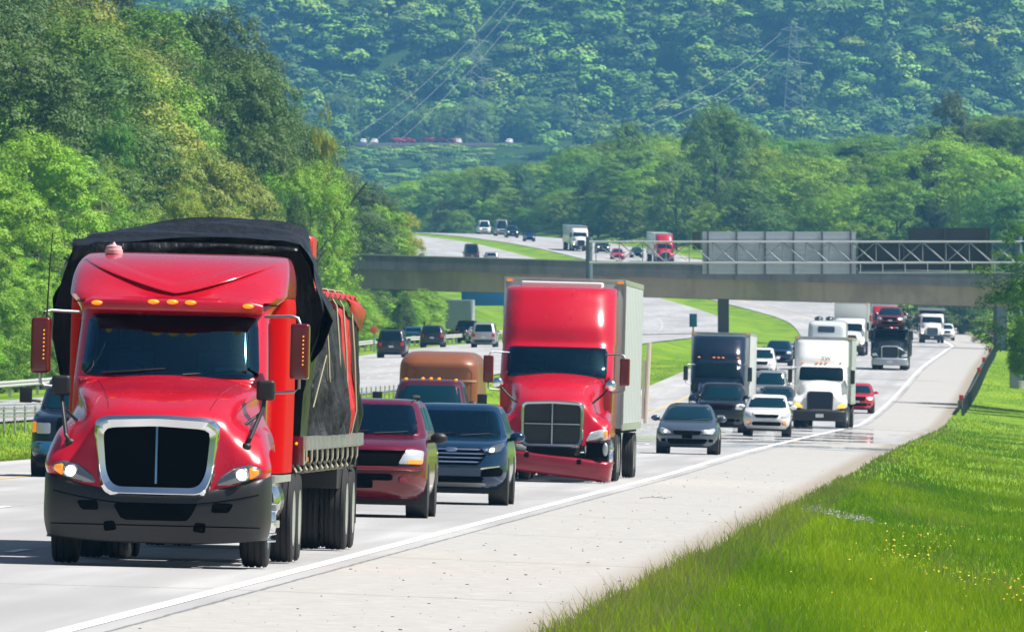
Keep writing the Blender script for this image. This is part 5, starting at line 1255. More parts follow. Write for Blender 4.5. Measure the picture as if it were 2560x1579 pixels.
def side_tarp(y0, y1, mt, top, seed, nm, outx=1.22, bulge=.10, z0=1.42):
    r = random.Random(seed); m = MB(); n = max(10, int((y1-y0)*18)); ph = [r.random()*6 for _ in range(6)]; rings = []
    prof = [(-outx, z0), (-outx-.03, z0+.2), (-outx-.02, z0+.5), (-outx, 2.3), (-outx+.02, 2.8), (-outx+.06, top-.12), (-outx+.2, top), (0, top+.07), (outx-.2, top), (outx-.06, top-.12), (outx-.02, 2.8), (outx, 2.3), (outx+.02, z0+.5), (outx+.03, z0+.2), (outx, z0)]
    pp = []
    for i in range(len(prof)-1):
        a, b = Vector(prof[i]), Vector(prof[i+1])
        for k in range(4): pp.append(a.lerp(b, k/4))
    pp.append(Vector(prof[-1]))
    for y in np.linspace(y0, y1, n):
        ring = []
        for p in pp:
            lo = float(sst(3.0, 1.5, p.y)); f = bulge*((.35+.65*lo)*(.75*math.sin(8*y+ph[0]+.5*p.y)+.45*math.sin(19*y+ph[1]-.8*p.y)+.25*math.sin(37*y+ph[2]))+.45*lo*lo*math.sin(9*p.y+ph[3]+3*y)*math.sin(6*y+ph[4]))
            sx = (1 if p.x > 0 else -1)*min(1, abs(p.x)*1.2); ring.append((p.x+f*sx, y, p.y+.25*f*(p.y > z0+.1)))
        rings.append(ring)
    m.sheet(rings); e = len(m.v); k = len(rings[0])
    m.f.append(tuple(range(k))); m.mi.append(0); m.f.append(tuple(range(e-k, e))); m.mi.append(0)
    return m.build(nm, mt, ld2, smooth=60)
side_tarp(9.45, 13.2, TARPG, 2.95, 3, 'grey_tarp', 1.16, .16); side_tarp(13.2, 16.2, TARPG, 3.0, 4, 'grey_tarp', 1.19, .13); side_tarp(16.2, 18.4, TARPR, 3.02, 5, 'red_tarp', 1.20, .06); side_tarp(18.4, 20.5, TARPK, 2.9, 6, 'black_tarp', 1.21, .07)
m = MB(); m.sheet([[(x, y, 3.07+.10*(1-abs(x)/1.3)+.03*math.sin(5*y+3*x)) for y in np.linspace(9.6, 20.4, 40)] for x in np.linspace(-1.2, 1.2, 12)]); m.build('red_cover', TARPR, ld2, smooth=60, solid=.02)
m = MB(); m.sheet([[(1.15, 17.6, 3.1), (1.15, 20.9, 3.08)], [(1.25, 17.8, 3.0), (1.29, 20.8, 2.92)], [(1.23, 17.9, 2.9), (1.24, 20.7, 2.66)]]); m.build('torn_flap', TARPR, ld2, smooth=50, solid=.012)
PALE = simple("strap_cream", (.30,.28,.19), .7)
for y in (11.9, 14.6, 16.3, 18.4):
    m = MB(); m.tube([(1.24, y, 1.35), (1.31, y, 1.7), (1.27, y, 2.4), (1.22, y, 2.95), (1.1, y, 3.14), (0, y, 3.22), (-1.1, y, 3.14), (-1.25, y, 2.9), (-1.3, y, 1.8), (-1.24, y, 1.35)], .014, 6); m.build('strap', PALE, ld2, smooth=60)
for a, b in (((1.27, 8.6, 1.75), (1.33, 10.2, 2.35)), ((1.33, 10.2, 2.35), (1.29, 12.2, 1.45))):
    m = MB(); m.tube([a, b], .007, 5); m.build('tie_rope', PALE, ld2)

# ---------------------------------------------------------- 2. the red truck with the broken bumper
L2, R2 = near(-1.55, 287)
st2 = dict(see=True, paint=RED, slices=fairing_slices(2.18, 2.80, 4.1, 1.215, 2.0, 5.4, .5, 1.1, .30), ws=[(-1.06,2.18),(1.06,2.18),(1.04,2.81),(-1.04,2.81)], wsd=.05,
   hood=scaled_hood(2.24, 1.66, .3, 2.0, .80, 1.2, .66), gr_o=[(-.635,.72),(.635,.72),(.655,1.0),(.655,1.63),(.6,1.67),(0,1.70),(-.6,1.67),(-.655,1.63),(-.655,1.0)], gr_i=[(-.57,.79),(.57,.79),(.59,1.0),(.59,1.58),(.55,1.605),(0,1.63),(-.55,1.605),(-.59,1.58),(-.59,1.0)], gy=-.02,
   gframe=simple("chrome_dull", (.42,.46,.47), .22, .95), bars=[((-.014,.02,.79),(.014,.1,1.63)),((-.58,.02,1.195),(.58,.1,1.215))], gbar=STEEL, bumper=flat_bumper(.16, .58, 1.22, -.05), bumperpaint=REDD,
   bfeat=[('tow_opening', rect(-.62,-.52,.46,.56), DEEP, .006), ('tow_opening', rect(.48,.58,.46,.56), DEEP, .006), ('fog_lamp', rect(.80,.98,.40,.47), REDD, .01)], brot=((0, R(6), 0), (0, 0, -.02)),
   hl=[(.70,.86),(.80,1.05),(1.0,1.11),(1.15,1.12),(1.155,.9)], hlmat=LENS, turn=[(1.08,1.08),(1.15,1.08),(1.15,.92),(1.10,.92)], mirror=(1.43,2.03,2.6,.21,paint('mirror_red', (.13,.002,.008), .02, .25)))
t2, body2, g2 = tractor('semi_truck', 'red semi truck with chrome cross grille and bumper sagging to the road', L2, R2, st2)
for sg in (-1, 1):
    m = MB(); m.ball((sg*1.18, .85, 2.03), (.115, .07, .115), 16, 10); mo = m.build('hood_mirror', CHROME, t2, smooth=80)
    m = MB(); m.tube([(sg*1.16, .9, 2.0), (sg*1.0, .9, 1.82), (sg*.82, .8, 1.66)], .022, 6); m.build('mirror_arm', BLACK, mo, smooth=60)
m = MB(); m.b2((.72, .12, .52), (1.17, .3, .84)); m.build('exposed_well', DEEP, t2)
m = MB(); m.ball((1.12, .05, .70), (.06, .05, .14), 10, 8); m.build('bumper_bracket', STEEL, t2)
m = MB(); m.b2((-.86, 4.0, 4.05), (.86, 5.2, 4.19)); m.build('roof_deflector', simple("fairing_white", (.72,.72,.72), .4), t2, bevel=.05, seg=3)
for x in (-.28, .24): m = MB(); m.tube([(x, body2.fy(x, 2.95)-.002, 2.95), (x*1.02, body2.fy(x*1.02, 3.4)-.002, 3.4), (x*1.08, body2.fy(x*1.08, 3.95)-.002, 3.95)], .009, 5); m.build('seam', REDD, t2)
tl2 = box_trailer('box_trailer', 'white box trailer behind the red truck with the sagging bumper', L2, R2, 6.3, 14.6, 4.27, paint('trailer_pale', (.43,.46,.475), .2, .55, 0, 0))
m = MB(); m.b2((1.24, 6.28, 1.2), (1.30, 6.42, 4.2)); m.build('corner_post', STEEL, tl2)
m = MB(); m.b2((1.305, 20.86, 1.3), (1.36, 20.94, 2.6)); m.tube([(1.40, 20.9, 1.2), (1.44, 20.9, 3.0)], .05, 8); m.build('door_post', simple("door_stripes", (.55,.45,.40), .5), tl2)

# ---------------------------------------------------------- 3. red SUV
def sq(cx, z0, z1, w): return rect(cx-w/2, cx+w/2, z0, z1)
L3, R3 = near(-1.84, 208)
pr = paint('suv_red', (.12,.001,.018), .05, .25, .2); prb = paint('suv_red_low', (.14,.0015,.007), .10, .35, .1)
c3, B3 = car('parked_car', 'dark red SUV half hidden behind the tarped flatbed load', L3, R3, S_suv(4.9, .945, 1.78, 1.22, 1.15, 1.08), pr, [(-.76,1.24),(.76,1.24),(.66,1.69),(-.66,1.69)],
  [('grille', [(-.5,.74),(.5,.74),(.62,1.0),(.55,1.04),(-.55,1.04),(-.62,1.0)], DEEP, .02), ('grille_frame', [(-.66,1.0),(.66,1.0),(.66,1.10),(-.66,1.10)], pr, .05, False, .01),
   ('headlight', [(.52,.80),(.88,.80),(.90,1.0),(.70,1.03),(.60,.95)], LENS, .03, True, .03), ('turn_signal', [(.66,.80),(.88,.80),(.885,.86),(.68,.86)], AMBER, .06, True),
   ('bumper', [(-.9,.30),(.9,.30),(.93,.72),(-.93,.72)], prb, .06, False, .02, .06), ('bumper_lip', [(-.92,.69),(.92,.69),(.92,.75),(-.92,.75)], prb, .10, False, .01), ('air_intake', rect(-.45,.45,.54,.64), DEEP, .09), ('fog_lamp', [(.55,.5),(.66,.5),(.66,.6),(.55,.6)], REDD, .085, True, 0, .06), ('license_plate', rect(-.15,.15,.42,.54), DEEP, .10)],
  wheels=(.95, 3.75), mirror=(1.2, BLACK, 1.75), wr=.37, see=True)
c3.name = 'suv'
m = MB()
for sg in (-1, 1): m.tube([(sg*.62, 2.2, 1.80), (sg*.64, 2.3, 1.83), (sg*.64, 4.2, 1.82), (sg*.62, 4.3, 1.78)], .02, 6)
m.build('roof_rack', BLACK, c3)
# ---------------------------------------------------------- 4. dark blue SUV
L4, R4 = near(-1.46, 232)
pb = paint('suv_blue', (.003,.034,.085), .02, .22, .4); CHR2 = simple("bright_trim", (.75,.77,.8), .15, 1)
c4, B4 = car('suv', 'dark blue SUV with chrome bar grille between the red SUV and the second truck', L4, R4, S_suv(4.7, .94, 1.69, 1.13, 1.2, 1.0), pb, [(-.80,1.14),(.80,1.14),(.68,1.57),(-.68,1.57)],
  [('grille', [(-.46,.66),(.46,.66),(.60,.84),(.50,.95),(-.50,.95),(-.60,.84)], DEEP, .02), ('grille_bar', [(-.5,.905),(.5,.905),(.5,.935),(-.5,.935)], CHR2, .045, False, 0, .01), ('grille_bar', [(-.57,.835),(.57,.835),(.57,.86),(-.57,.86)], CHR2, .045, False, 0, .01), ('grille_bar', [(-.54,.765),(.54,.765),(.54,.79),(-.54,.79)], CHR2, .045, False, 0, .01), ('grille_bar', [(-.48,.695),(.48,.695),(.48,.72),(-.48,.72)], CHR2, .045, False, 0, .01),
   ('grille_badge', [(-.1,.88),(.1,.88),(.1,.95),(-.1,.95)], CHR2, .05, False, .01, .04), ('headlight', [(.58,.90),(.66,.86),(.82,.90),(.88,1.0),(.86,1.05),(.68,.99)], HOUSE, .02, True, .02), ('bulb', [(.63,.89),(.71,.88),(.73,.95),(.66,.95)], LITW, .05, True, .02, .03),
   ('fog_housing', [(.50,.46),(.84,.48),(.88,.56),(.82,.63),(.52,.58)], DEEP, .015, True), ('fog_trim', [(.5,.585),(.8,.63),(.82,.655),(.5,.61)], CHR2, .03, True, 0, .008), ('air_intake', [(-.5,.36),(.5,.36),(.58,.46),(-.58,.46)], DEEP, .02), ('skid_plate', [(-.56,.29),(.56,.29),(.62,.36),(-.62,.36)], STEEL, .02), ('license_plate', rect(-.16,.16,.50,.61), pb, .03)],
  wheels=(.92, 3.65), mirror=(1.14, pb, 1.75), wr=.365, see=True)
# ---------------------------------------------------------- 5. maroon pickup towing the brown trailer
def S_pick(L, hw, H, cab=3.9): 
    s = S_suv(L, hw, H, 1.30, 1.5, 1.16, .05, 0, .75); return [(z, yf, (cab if z > 1.31 else yb), h, rf, rb, bw) for z, yf, yb, h, rf, rb, bw in s]
L5, R5 = near(-6.42, 340)
pm_ = paint('pickup_maroon', (.07,.004,.018), .08, .3, .3)
c5, B5 = car('pickup_truck', 'maroon pickup with five amber roof lights behind the two SUVs', L5, R5, S_pick(5.9, .99, 2.02), pm_, [(-.82,1.33),(.82,1.33),(.70,1.87),(-.70,1.87)],
  [('grille', rect(-.55,.55,.75,1.08), DEEP, .02), ('headlight', rect(.62,.92,.85,1.08), LENS, .02, True), ('bumper', rect(-.97,.97,.42,.66), CHROME, .05)], wheels=(1.0, 4.6), mirror=(1.42, BLACK, 1.9), wr=.4, cat='pickup')
for x in (-.62, -.2, 0, .2, .62):
    m = MB(); m.ball((x, 2.45, 2.035-.06*x*x), (.045, .06, .03), 10, 6); m.build('marker_light', AMBERDOT, c5, smooth=80)
for sg in (-1, 1):
    m = MB(); m.b2((sg*1.18, 1.85, 1.33), (sg*1.42, 2.0, 1.68)); mo = m.build('tow_mirror', BLACK, c5, bevel=.03); m = MB(); m.tube([(sg*.9, 1.95, 1.4), (sg*1.2, 1.93, 1.42)], .025, 6); m.build('mirror_arm', BLACK, mo)
BRN = simple("brown_trailer", (.20,.062,.020), .4, 0, .3, dirt=.15); BRD = simple("brown_trailer_dark", (.14,.05,.022), .5, dirt=.2)
tb = thing('cargo_trailer', 'brown enclosed trailer with rounded roof towed behind the maroon pickup', 'trailer', near(-6.62, 345)[0], R5); tb.scale = (.97, 1, .953)
bt = Body([(.6,6.6,12,1.02,.3,.1,.05),(2.0,6.6,12,1.04,.32,.1,.05),(2.45,6.62,12,1.03,.36,.1,.05),(2.62,6.72,12,.98,.38,.1,.06),(2.75,6.95,11.9,.88,.4,.1,.08),(2.83,7.4,11.8,.72,.36,.1,.08),(2.85,8,11.6,.5,.3,.1,.05)], 6)
m = MB(); bt.mesh(m); m.build('body', BRN, tb, smooth=40)
m = MB(); patch(m, [(-.88,.8),(.88,.8),(.88,2.42),(-.88,2.42)], bt.fy, .012, 0, .12, 40, 4, zup=0); m.build('front_panel', BRD, tb)
m = MB(); m.loft([[(x, bt.fy(x, 2.05)-d, 2.05+e) for d, e in ((-.02,0),(.03,0),(.03,.05),(-.02,.05))] for x in np.linspace(-1.0, 1.0, 20)]); m.build('trim_band', simple("band_tan", (.42,.25,.13), .5), tb)
m = MB(); patch(m, [(-.10,1.94),(.10,1.94),(.07,2.01),(-.07,2.01)], bt.fy, .03, 0, .02, 16, 2); m.build('badge', STEEL, tb)
for y in (9.6, 10.5):
    for sg in (-1, 1): wheel(tb, sg*.92, y, .38, .24, 'alloy', sg, 20)
m = MB(); m.b2((-.06, 5.9, .5), (.06, 6.7, .6)); m.b2((-.9, 6.8, .5), (.9, 11.9, .62)); m.build('hitch_frame', CHASSIS, tb)

# ---------------------------------------------------------- 6. dark vehicle at the left behind the first truck
L6, R6 = near(-10.05, 268)
pk = paint('pickup_navy', (.006,.014,.032), .06, .3, .3)
c6, B6 = car('pickup_truck', 'dark navy pickup mostly hidden behind the left side of the front truck', L6, R6, S_pick(5.9, 1.02, 1.98), pk, [(-.82,1.33),(.82,1.33),(.72,1.83),(-.72,1.83)],
  [('grille', rect(-.5,.5,.8,1.15), DEEP, .02), ('headlight', rect(.62,.90,.83,1.04), LENS, .02, True), ('turn_signal', rect(.905,1.0,.85,1.06), AMBER, .02, True), ('bumper', rect(-.99,.99,.45,.68), simple("bumper_blue", (.02,.16,.38), .25, .5), .05), ('license_plate', rect(-.15,.15,.5,.62), WHITEP, .12)], wheels=(1.0, 4.6), wr=.4, cat='pickup')
for sg in (-1, 1):
    m = MB(); m.b2((sg*1.12, 1.8, 1.42), (sg*1.36, 1.95, 1.72)); mo = m.build('tow_mirror', BLACK, c6, bevel=.03); m = MB(); m.tube([(sg*.95, 1.9, 1.45), (sg*1.15, 1.88, 1.47)], .03, 6); m.build('mirror_arm', BLACK, mo)

# ---------------------------------------------------------- 7. smaller cars of the near carriageway
def sedan_feats(lit=False, p=None):
    return [('grille', [(-.36,.54),(.36,.54),(.42,.66),(-.42,.66)], DEEP, .015), ('headlight', [(.44,.58),(.72,.56),(.80,.68),(.76,.75),(.55,.68)], LENS, .02, True, .02), ('air_intake', [(-.5,.28),(.5,.28),(.6,.42),(-.6,.42)], DEEP, .02), ('fog_lamp', rect(.62,.74,.34,.42), DEEP, .02, True), ('license_plate', rect(-.15,.15,.44,.54), WHITEP if p else DEEP, .03)] + ([('bulb', [(.58,.60),(.66,.60),(.66,.66),(.58,.66)], LITW, .04, True, .02)] if lit else [])
def suv_feats(cz, lit=False, dark=True):
    return [('grille', [(-.42,cz-.36),(.42,cz-.36),(.5,cz-.16),(-.5,cz-.16)], DEEP, .02), ('headlight', [(.55,cz-.34),(.84,cz-.34),(.86,cz-.16),(.6,cz-.16)], LENS, .02, True, .02), ('air_intake', rect(-.55,.55,.38,.52), DEEP, .03), ('license_plate', rect(-.15,.15,.55,.65), WHITEP, .05), ('fog_lamp', rect(.6,.74,.42,.5), DEEP, .03, True)] + ([('bulb', rect(.62,.76,cz-.3,cz-.2), LITW, .05, True, .02)] if lit else [])
def rear_feats(H): return [('tail_light', rect(.62,.86,.78,1.02), REDL, .015, True), ('license_plate', rect(-.16,.16,.68,.8), WHITEP, .02), ('rear_bumper', rect(-.85,.85,.34,.58), BLACK, .03), ('rear_window', [(-.66,1.16),(.66,1.16),(.58,H-.14),(-.58,H-.14)], GLASS, .012)]
def add_car(lab, u, D, kind, pt, lit=False, side=near, flip=False, dims=None, name=None, group=None, wipers=False, cat=None, dz=0, extra=()):
    l, r_ = side(u, D, flip); l = (l[0], l[1], l[2]+dz)
    if kind == 'sedan':
        L, hw, H = dims or (4.5, .88, 1.44); sl = S_sedan(L, hw, H); ws = [(-hw+.16,.95),(hw-.16,.95),(hw-.30,H-.10),(-hw+.30,H-.10)]; f = sedan_feats(lit); wr = .31; mz = 1.0; nm = 'sedan'
    elif kind == 'pickup':
        L, hw, H = dims or (5.7, .98, 1.92); sl = S_pick(L, hw, H); ws = [(-hw+.17,1.33),(hw-.17,1.33),(hw-.28,H-.14),(-hw+.28,H-.14)]; f = suv_feats(1.24, lit); wr = .39; mz = 1.4; nm = 'pickup_truck'
    else:
        L, hw, H = dims or (4.5, .92, 1.68); cz = min(1.13, H-.52); sl = S_suv(L, hw, H, cz, 1.1 if kind == 'suv' else .75, cz-.13); ws = [(-hw+.15,cz+.02),(hw-.15,cz+.02),(hw-.26,H-.12),(-hw+.26,H-.12)]; f = suv_feats(cz, lit); wr = .35; mz = cz+.05; nm = kind if kind in ('suv', 'van') else 'suv'
    t, B_ = car(name or nm, lab, l, r_, sl, pt, ws, list(f)+list(extra), rear_feats(H) if flip else [('tail_light', rect(.62,.84,.78,1.0), REDL, .015, True)], wheels=(.9, L-.95), mirror=(mz, pt, 1.75 if kind != 'sedan' else 1.7), wr=wr, group=group, wipers=wipers, cat=cat or ('pickup' if kind == 'pickup' else 'car'), sub=4)
    return t
GREYB = paint('grey_blue', (.07,.095,.13), .08, .3, .4); BLACKP = paint('black', (.008,.009,.011), .06, .25, .2); WHITE = paint('white', (.72,.72,.71), .08, .35, 0); SILV = paint('silver', (.42,.44,.46), .08, .3, .6)
NAVY = paint('navy', (.008,.03,.085), .08, .3, .4); MAR = paint('maroon', (.12,.006,.02), .08, .3, .3); CARRED = paint('car_red', (.50,.01,.03), .05, .25, .1); DGREY = paint('dark_grey', (.045,.05,.055), .1, .3, .4); TEALP = paint('steel_blue', (.02,.10,.19), .08, .3, .4)
add_car('grey blue sedan with lit headlights alone in the right lane', -1.22, 392, 'sedan', GREYB, True, wipers=True)
add_car('white compact SUV with black grille bars in front of the white truck', -1.45, 523, 'suv', WHITE, False, dims=(4.1, .89, 1.56), wipers=True, extra=[('upper_grille', [(-.40,.71),(.40,.71),(.44,.80),(-.44,.80)], DEEP, .06), ('nose_panel', [(-.5,.80),(.5,.80),(.55,.90),(-.55,.90)], WHITE, .04), ('fog_lamp', rect(.62,.74,.44,.54), AMBER, .06, True)])
add_car('black pickup in the middle lane in front of the dark blue semi', -3.75, 548, 'pickup', BLACKP, dims=(5.8, .98, 1.95))
add_car('dark blue sedan just visible beside the pale box trailer', -4.6, 400, 'sedan', NAVY, dims=(4.6, .9, 1.5))
add_car('red hatchback peeking out behind the white truck', -.9, 722, 'suv', CARRED, True, dims=(4.2, .88, 1.55))
add_car('white SUV between the dark semi and the white truck', -9.2, 860, 'suv', WHITE, True, dims=(4.8, .95, 1.8))
add_car('navy SUV behind the small white cars in the left lane', -9.5, 935, 'suv', NAVY)
add_car('silver SUV in the middle lane left of the white truck', -5.9, 740, 'suv', SILV, dims=(4.8, .95, 1.9))
add_car('white sedan with dark glass close to the white truck', -4.3, 640, 'sedan', WHITE)
add_car('dark grey SUV tucked in behind the white sedan', -4.2, 680, 'suv', DGREY)
add_car('dark blue hatchback far behind the navy SUV', -9.0, 1010, 'suv', TEALP, dims=(4.3, .9, 1.55))

# ---------------------------------------------------------- 8. larger trucks of the near carriageway
def semi(lab, u, D, pt, zc=2.15, zw=2.75, top=4.0, trailer=None, tlab=None, mk=True, gtop=1.62, bump=BLACK, lit=False, gm=None, gframe=CHROME, side=near, hl=LENS, visor=True, glass=GLASS, name='semi_truck', topy=1.2, dz=0, bulbs=None, cat='truck'):
    l, r_ = side(u, D); l = (l[0], l[1], l[2]+dz)
    st = dict(paint=pt, lo=True, glass=glass, slices=fairing_slices(zc, zw, top, 1.2, 2.0, 5.4, .45, topy), ws=[(-1.0,zc+.02),(1.0,zc+.02),(.96,zw),(-.96,zw)], hood=scaled_hood(zc+.02, gtop, .3, 2.0, .85, 1.2, .6),
       gr_o=[(-.58,.78),(.58,.78),(.6,gtop-.06),(.5,gtop+.03),(-.5,gtop+.03),(-.6,gtop-.06)], gr_i=[(-.52,.85),(.52,.85),(.54,gtop-.1),(.46,gtop-.03),(-.46,gtop-.03),(-.54,gtop-.1)], gy=-.02, gframe=gframe, gmesh=gm or MESH,
       bumper=flat_bumper(.32, .80, 1.2, -.08), bumperpaint=bump, bfeat=[('license_plate', rect(-.18,.18,.48,.64), WHITEP, .012)], hl=[(.74,.90),(.86,1.06),(1.05,1.12),(1.15,1.1),(1.15,.92)], hlmat=hl, mirror=(1.40,2.0,2.62,.2,pt if pt is not WHITE else BLACK))
    if lit: st['bulb'] = (1.0, 1.0, .09); st['bulbmat'] = LITW
    if mk: st['markers'] = [(x, zw+.22) for x in (-.85,-.2,0,.2,.85)]; st['mkmat'] = AMBER
    B_ = Body(st['slices']); st['mky'] = lambda x, z: B_.fy(x, z)-.02
    t, b, g = tractor(name, lab, l, r_, st, cat)
    tt = None
    if trailer is not None: tt = box_trailer('box_trailer', tlab, l, r_, 6.2, 14.6, trailer[0], trailer[1])
    return t, tt
NAVYT = paint('truck_navy', (.004,.012,.030), .03, .22, .1)
semi('dark navy blue semi truck with chrome mirrors in the middle lane', -5.2, 600, NAVYT, 2.1, 2.8, 4.0, (4.12, paint('trailer_grey', (.55,.58,.58), .3, .5, 0, 0)), 'pale box trailer behind the dark navy semi')
tw, _ = semi('white semi truck with dark grille and black bumper in the right lane', -.95, 616, WHITE, 2.1, 2.72, 3.95, (4.08, paint('trailer_dull', (.45,.49,.48), .3, .5, 0, 0)), 'pale green grey box trailer behind the white semi', gm=simple("grille_navy", (.012,.02,.04), .4, .3), gframe=NAVYT, hl=simple("amber_lamp", (.8,.45,.08), .25, emit=(1,.5,.05), es=.8))
fc = bpy.data.curves.new('lettering', 'FONT'); fc.body = 'TW'; fc.size = .26; fc.align_x = 'CENTER'; fo = bpy.data.objects.new('lettering', fc); SC.collection.objects.link(fo)
dg = bpy.context.evaluated_depsgraph_get(); me = bpy.data.meshes.new_from_object(fo.evaluated_get(dg)); bpy.data.objects.remove(fo); me.materials.clear(); me.materials.append(BLACK)
lo_ = bpy.data.objects.new('lettering', me); SC.collection.objects.link(lo_); lo_.parent = tw; Bw = Body(fairing_slices(2.1, 2.72, 3.95, 1.2, 2.0, 5.4, .45, 1.2)); lo_.location = (.18, Bw.fy(.18, 3.0)-.03, 3.03); lo_.rotation_euler = (R(72), 0, 0)
# car hauler
Dh = 920; lh, rh = near(-1.8, Dh)
th, _ = semi('dark grey car hauler truck with chrome framed grille', -1.8, Dh, paint('hauler_dark', (.018,.028,.036), .1, .35, .3), 1.95, 2.45, 2.72, None, None, False, 1.6, STEEL, gframe=CHROME, name='car_hauler', topy=.6)
hr = thing('hauler_trailer', 'open steel car carrier frame behind the dark hauler truck', 'trailer', lh, rh)
for sg in (-1, 1):
    for y in (2.2, 6.0, 9.5, 13, 16.5): m = MB(); m.tube([(sg*1.25, y, .9), (sg*1.25, y+.3, 3.0)], .07, 6); m.build('upright', CHASSIS, hr)
    m = MB(); m.b2((sg*1.18, 2.0, 2.62), (sg*1.29, 17.5, 2.74)); m.b2((sg*1.18, 6.2, .8), (sg*1.29, 17.5, .95)); m.build('side_rail', STEEL, hr)
m = MB(); m.b2((-1.15, 2.0, 2.66), (1.15, 17.4, 2.71)); m.b2((-1.15, 6.2, .84), (1.15, 17.4, .9)); m.build('deck', CHASSIS, hr)
for y in (14.2, 15.4): duals(hr, y, 1.2, .42)
for k, (pt, lab, dy, kd, dd) in enumerate(((CARRED, 'dark red car carried on the head rack of the car hauler', 1.6, 'suv', (4.4, .9, 1.5)), (WHITE, 'white car carried second on the upper deck of the hauler', 6.6, 'sedan', (4.4, .88, 1.44)), (SILV, 'silver car carried at the rear of the upper hauler deck', 11.6, 'sedan', (4.4, .88, 1.44)))):
    add_car(lab, -1.8, Dh+dy, kd, MAR if k == 0 else pt, dims=dd, dz=2.70-.012)
# red semi behind it, white truck far away, white trucks on the left of it
semi('red semi truck with white roof behind the car hauler', -6.4, 1380, RED, 2.1, 2.75, 3.55, (4.08, WHITE), 'white trailer of the red semi behind the hauler', True, topy=.8)
tf, _ = semi('far white dump truck with lit headlights near the crest', -1.6, 1380, WHITE, 2.0, 2.6, 2.9, None, None, False, 1.55, BLACK, True, gm=simple("grille_grey", (.10,.12,.14), .4, .4), name='dump_truck', topy=.5)
dbx = thing('dumper_bed', 'dark dump bed on the far white truck', 'dump bed', *near(-1.6, 1380))
m = MB(); m.loft([[(-1.25, 5.8, 1.2), (1.25, 5.8, 1.2), (1.25, 11, 1.2), (-1.25, 11, 1.2)], [(-1.3, 5.4, 3.3), (1.3, 5.4, 3.3), (1.3, 11.2, 3.3), (-1.3, 11.2, 3.3)]]); m.build('body', DGREY, dbx); m = MB(); m.b2((-1.3, 4.2, 3.25), (1.3, 5.6, 3.4)); m.b2((-1.33, 5.35, 3.32), (1.33, 11.2, 3.45)); m.build('canopy', SILV, dbx, bevel=.02)
add_car('tiny white car beside the far white dump truck', .3, 1412, 'suv', WHITE, True)
semi('white box truck with tall white body in the middle lane beyond', -6.6, 1075, WHITE, 1.9, 2.5, 2.9, (4.1, WHITE), 'tall white cargo box behind the white truck', True, bump=BLACK, lit=True, topy=.8)
Lr, Rr = near(-5.8, 905)
rv = thing('motorhome', 'white motorhome with a dark front window above the white truck', 'motorhome', Lr, Rr); brv = Body([(.35,.2,8.6,1.15,.3,.2,.1),(1.0,0,8.8,1.24,.3,.2,.1),(1.3,.05,8.8,1.25,.3,.2,.1),(2.3,.35,8.8,1.25,.3,.2,.1),(3.0,.5,8.8,1.22,.35,.2,.12),(3.2,.9,8.7,1.1,.35,.2,.1),(3.26,1.5,8.5,.9,.3,.2,.05)], 5)
m = MB(); brv.mesh(m); m.build('body', paint('rv_white', (.55,.59,.62), .1, .4, 0), rv, smooth=40); m = MB(); patch(m, [(-1.0,1.5),(1.0,1.5),(.98,2.2),(-.98,2.2)], brv.fy, .01, 0, .1); m.build('windshield', GLASS, rv); m = MB(); patch(m, [(-.6,2.5),(.5,2.5),(.5,2.9),(-.6,2.9)], brv.fy, .01, 0, .08); m.build('front_window', simple("rv_window", (.06,.08,.12), .1, .2), rv)
for sg in (-1, 1):
    m = MB(); patch(m, [(sg*.7,.8),(sg*1.05,.8),(sg*1.05,1.0),(sg*.7,1.0)], brv.fy, .01); m.build('headlight', LENS, rv)
    for y in (1.6, 6.3): wheel(rv, sg*1.08, y, .42, .28, 'alloy', sg, 20)
for x, y in ((-.6, 3), (.1, 4.5)): m = MB(); m.ball((x, y, 3.36), (.3, .45, .18), 12, 8); m.build('roof_vent', DGREY, rv)

# ---------------------------------------------------------- 9. opposite carriageway, seen from behind
FG = far_side
def opp(lab, px, D, kind, pt, **k): return add_car(lab, U(px, D), D, kind, pt, side=FG, flip=True, **k)
opp('black SUV with red roof lights driving away on the opposite road', 986, 932, 'suv', BLACKP, dims=(4.9, .97, 1.85))
opp('dark car with a bright blue roof between the two black SUVs', 1040, 1120, 'suv', TEALP, dims=(4.6, .92, 1.55))
opp('smaller black SUV driving away right of the blue roofed car', 1086, 1062, 'suv', BLACKP)
opp('silver SUV driving away beside the second red truck', 1215, 1045, 'suv', SILV, dims=(4.8, .96, 1.85))
opp('black pickup driving away close behind the grey box truck', 1172, 1190, 'pickup', BLACKP)
opp('silver sedan half hidden between the pickup and silver SUV', 1196, 1150, 'sedan', SILV)
lb, rb_ = FG(U(1156, 1275), 1275)
bt_ = thing('box_truck', 'grey box truck driving away under the bridge', 'truck', lb, rb_); m = MB(); m.b2((-1.22, 1.9, 1.0), (1.22, 8.0, 3.7)); m.build('cargo_box', paint('box_grey', (.23,.27,.32), .15, .5, .1), bt_, bevel=.04); bc = Body([(.5,.05,2,1.0,.3,.1,.1),(1.3,0,2,1.05,.3,.1,.1),(1.45,.5,2,1.02,.3,.1,.1),(2.3,.95,2,.95,.3,.1,.1),(2.45,1.3,2,.8,.3,.1,.1)], 4); m = MB(); bc.mesh(m); m.build('cab', WHITE, bt_)
m = MB(); m.b2((-1.1, 7.98, 1.06), (1.1, 8.02, 3.6)); m.build('roller_door', paint('box_grey2', (.20,.24,.29), .15, .5, .1), bt_); m = MB(); m.b2((-1.2, 7.7, .5), (1.2, 8.05, .75)); m.build('rear_bumper', BLACK, bt_)
for y in (1.1, 6.2):
    for sg in (-1, 1): wheel(bt_, sg*.98, y, .42, .3, 'alloy', sg, 20)
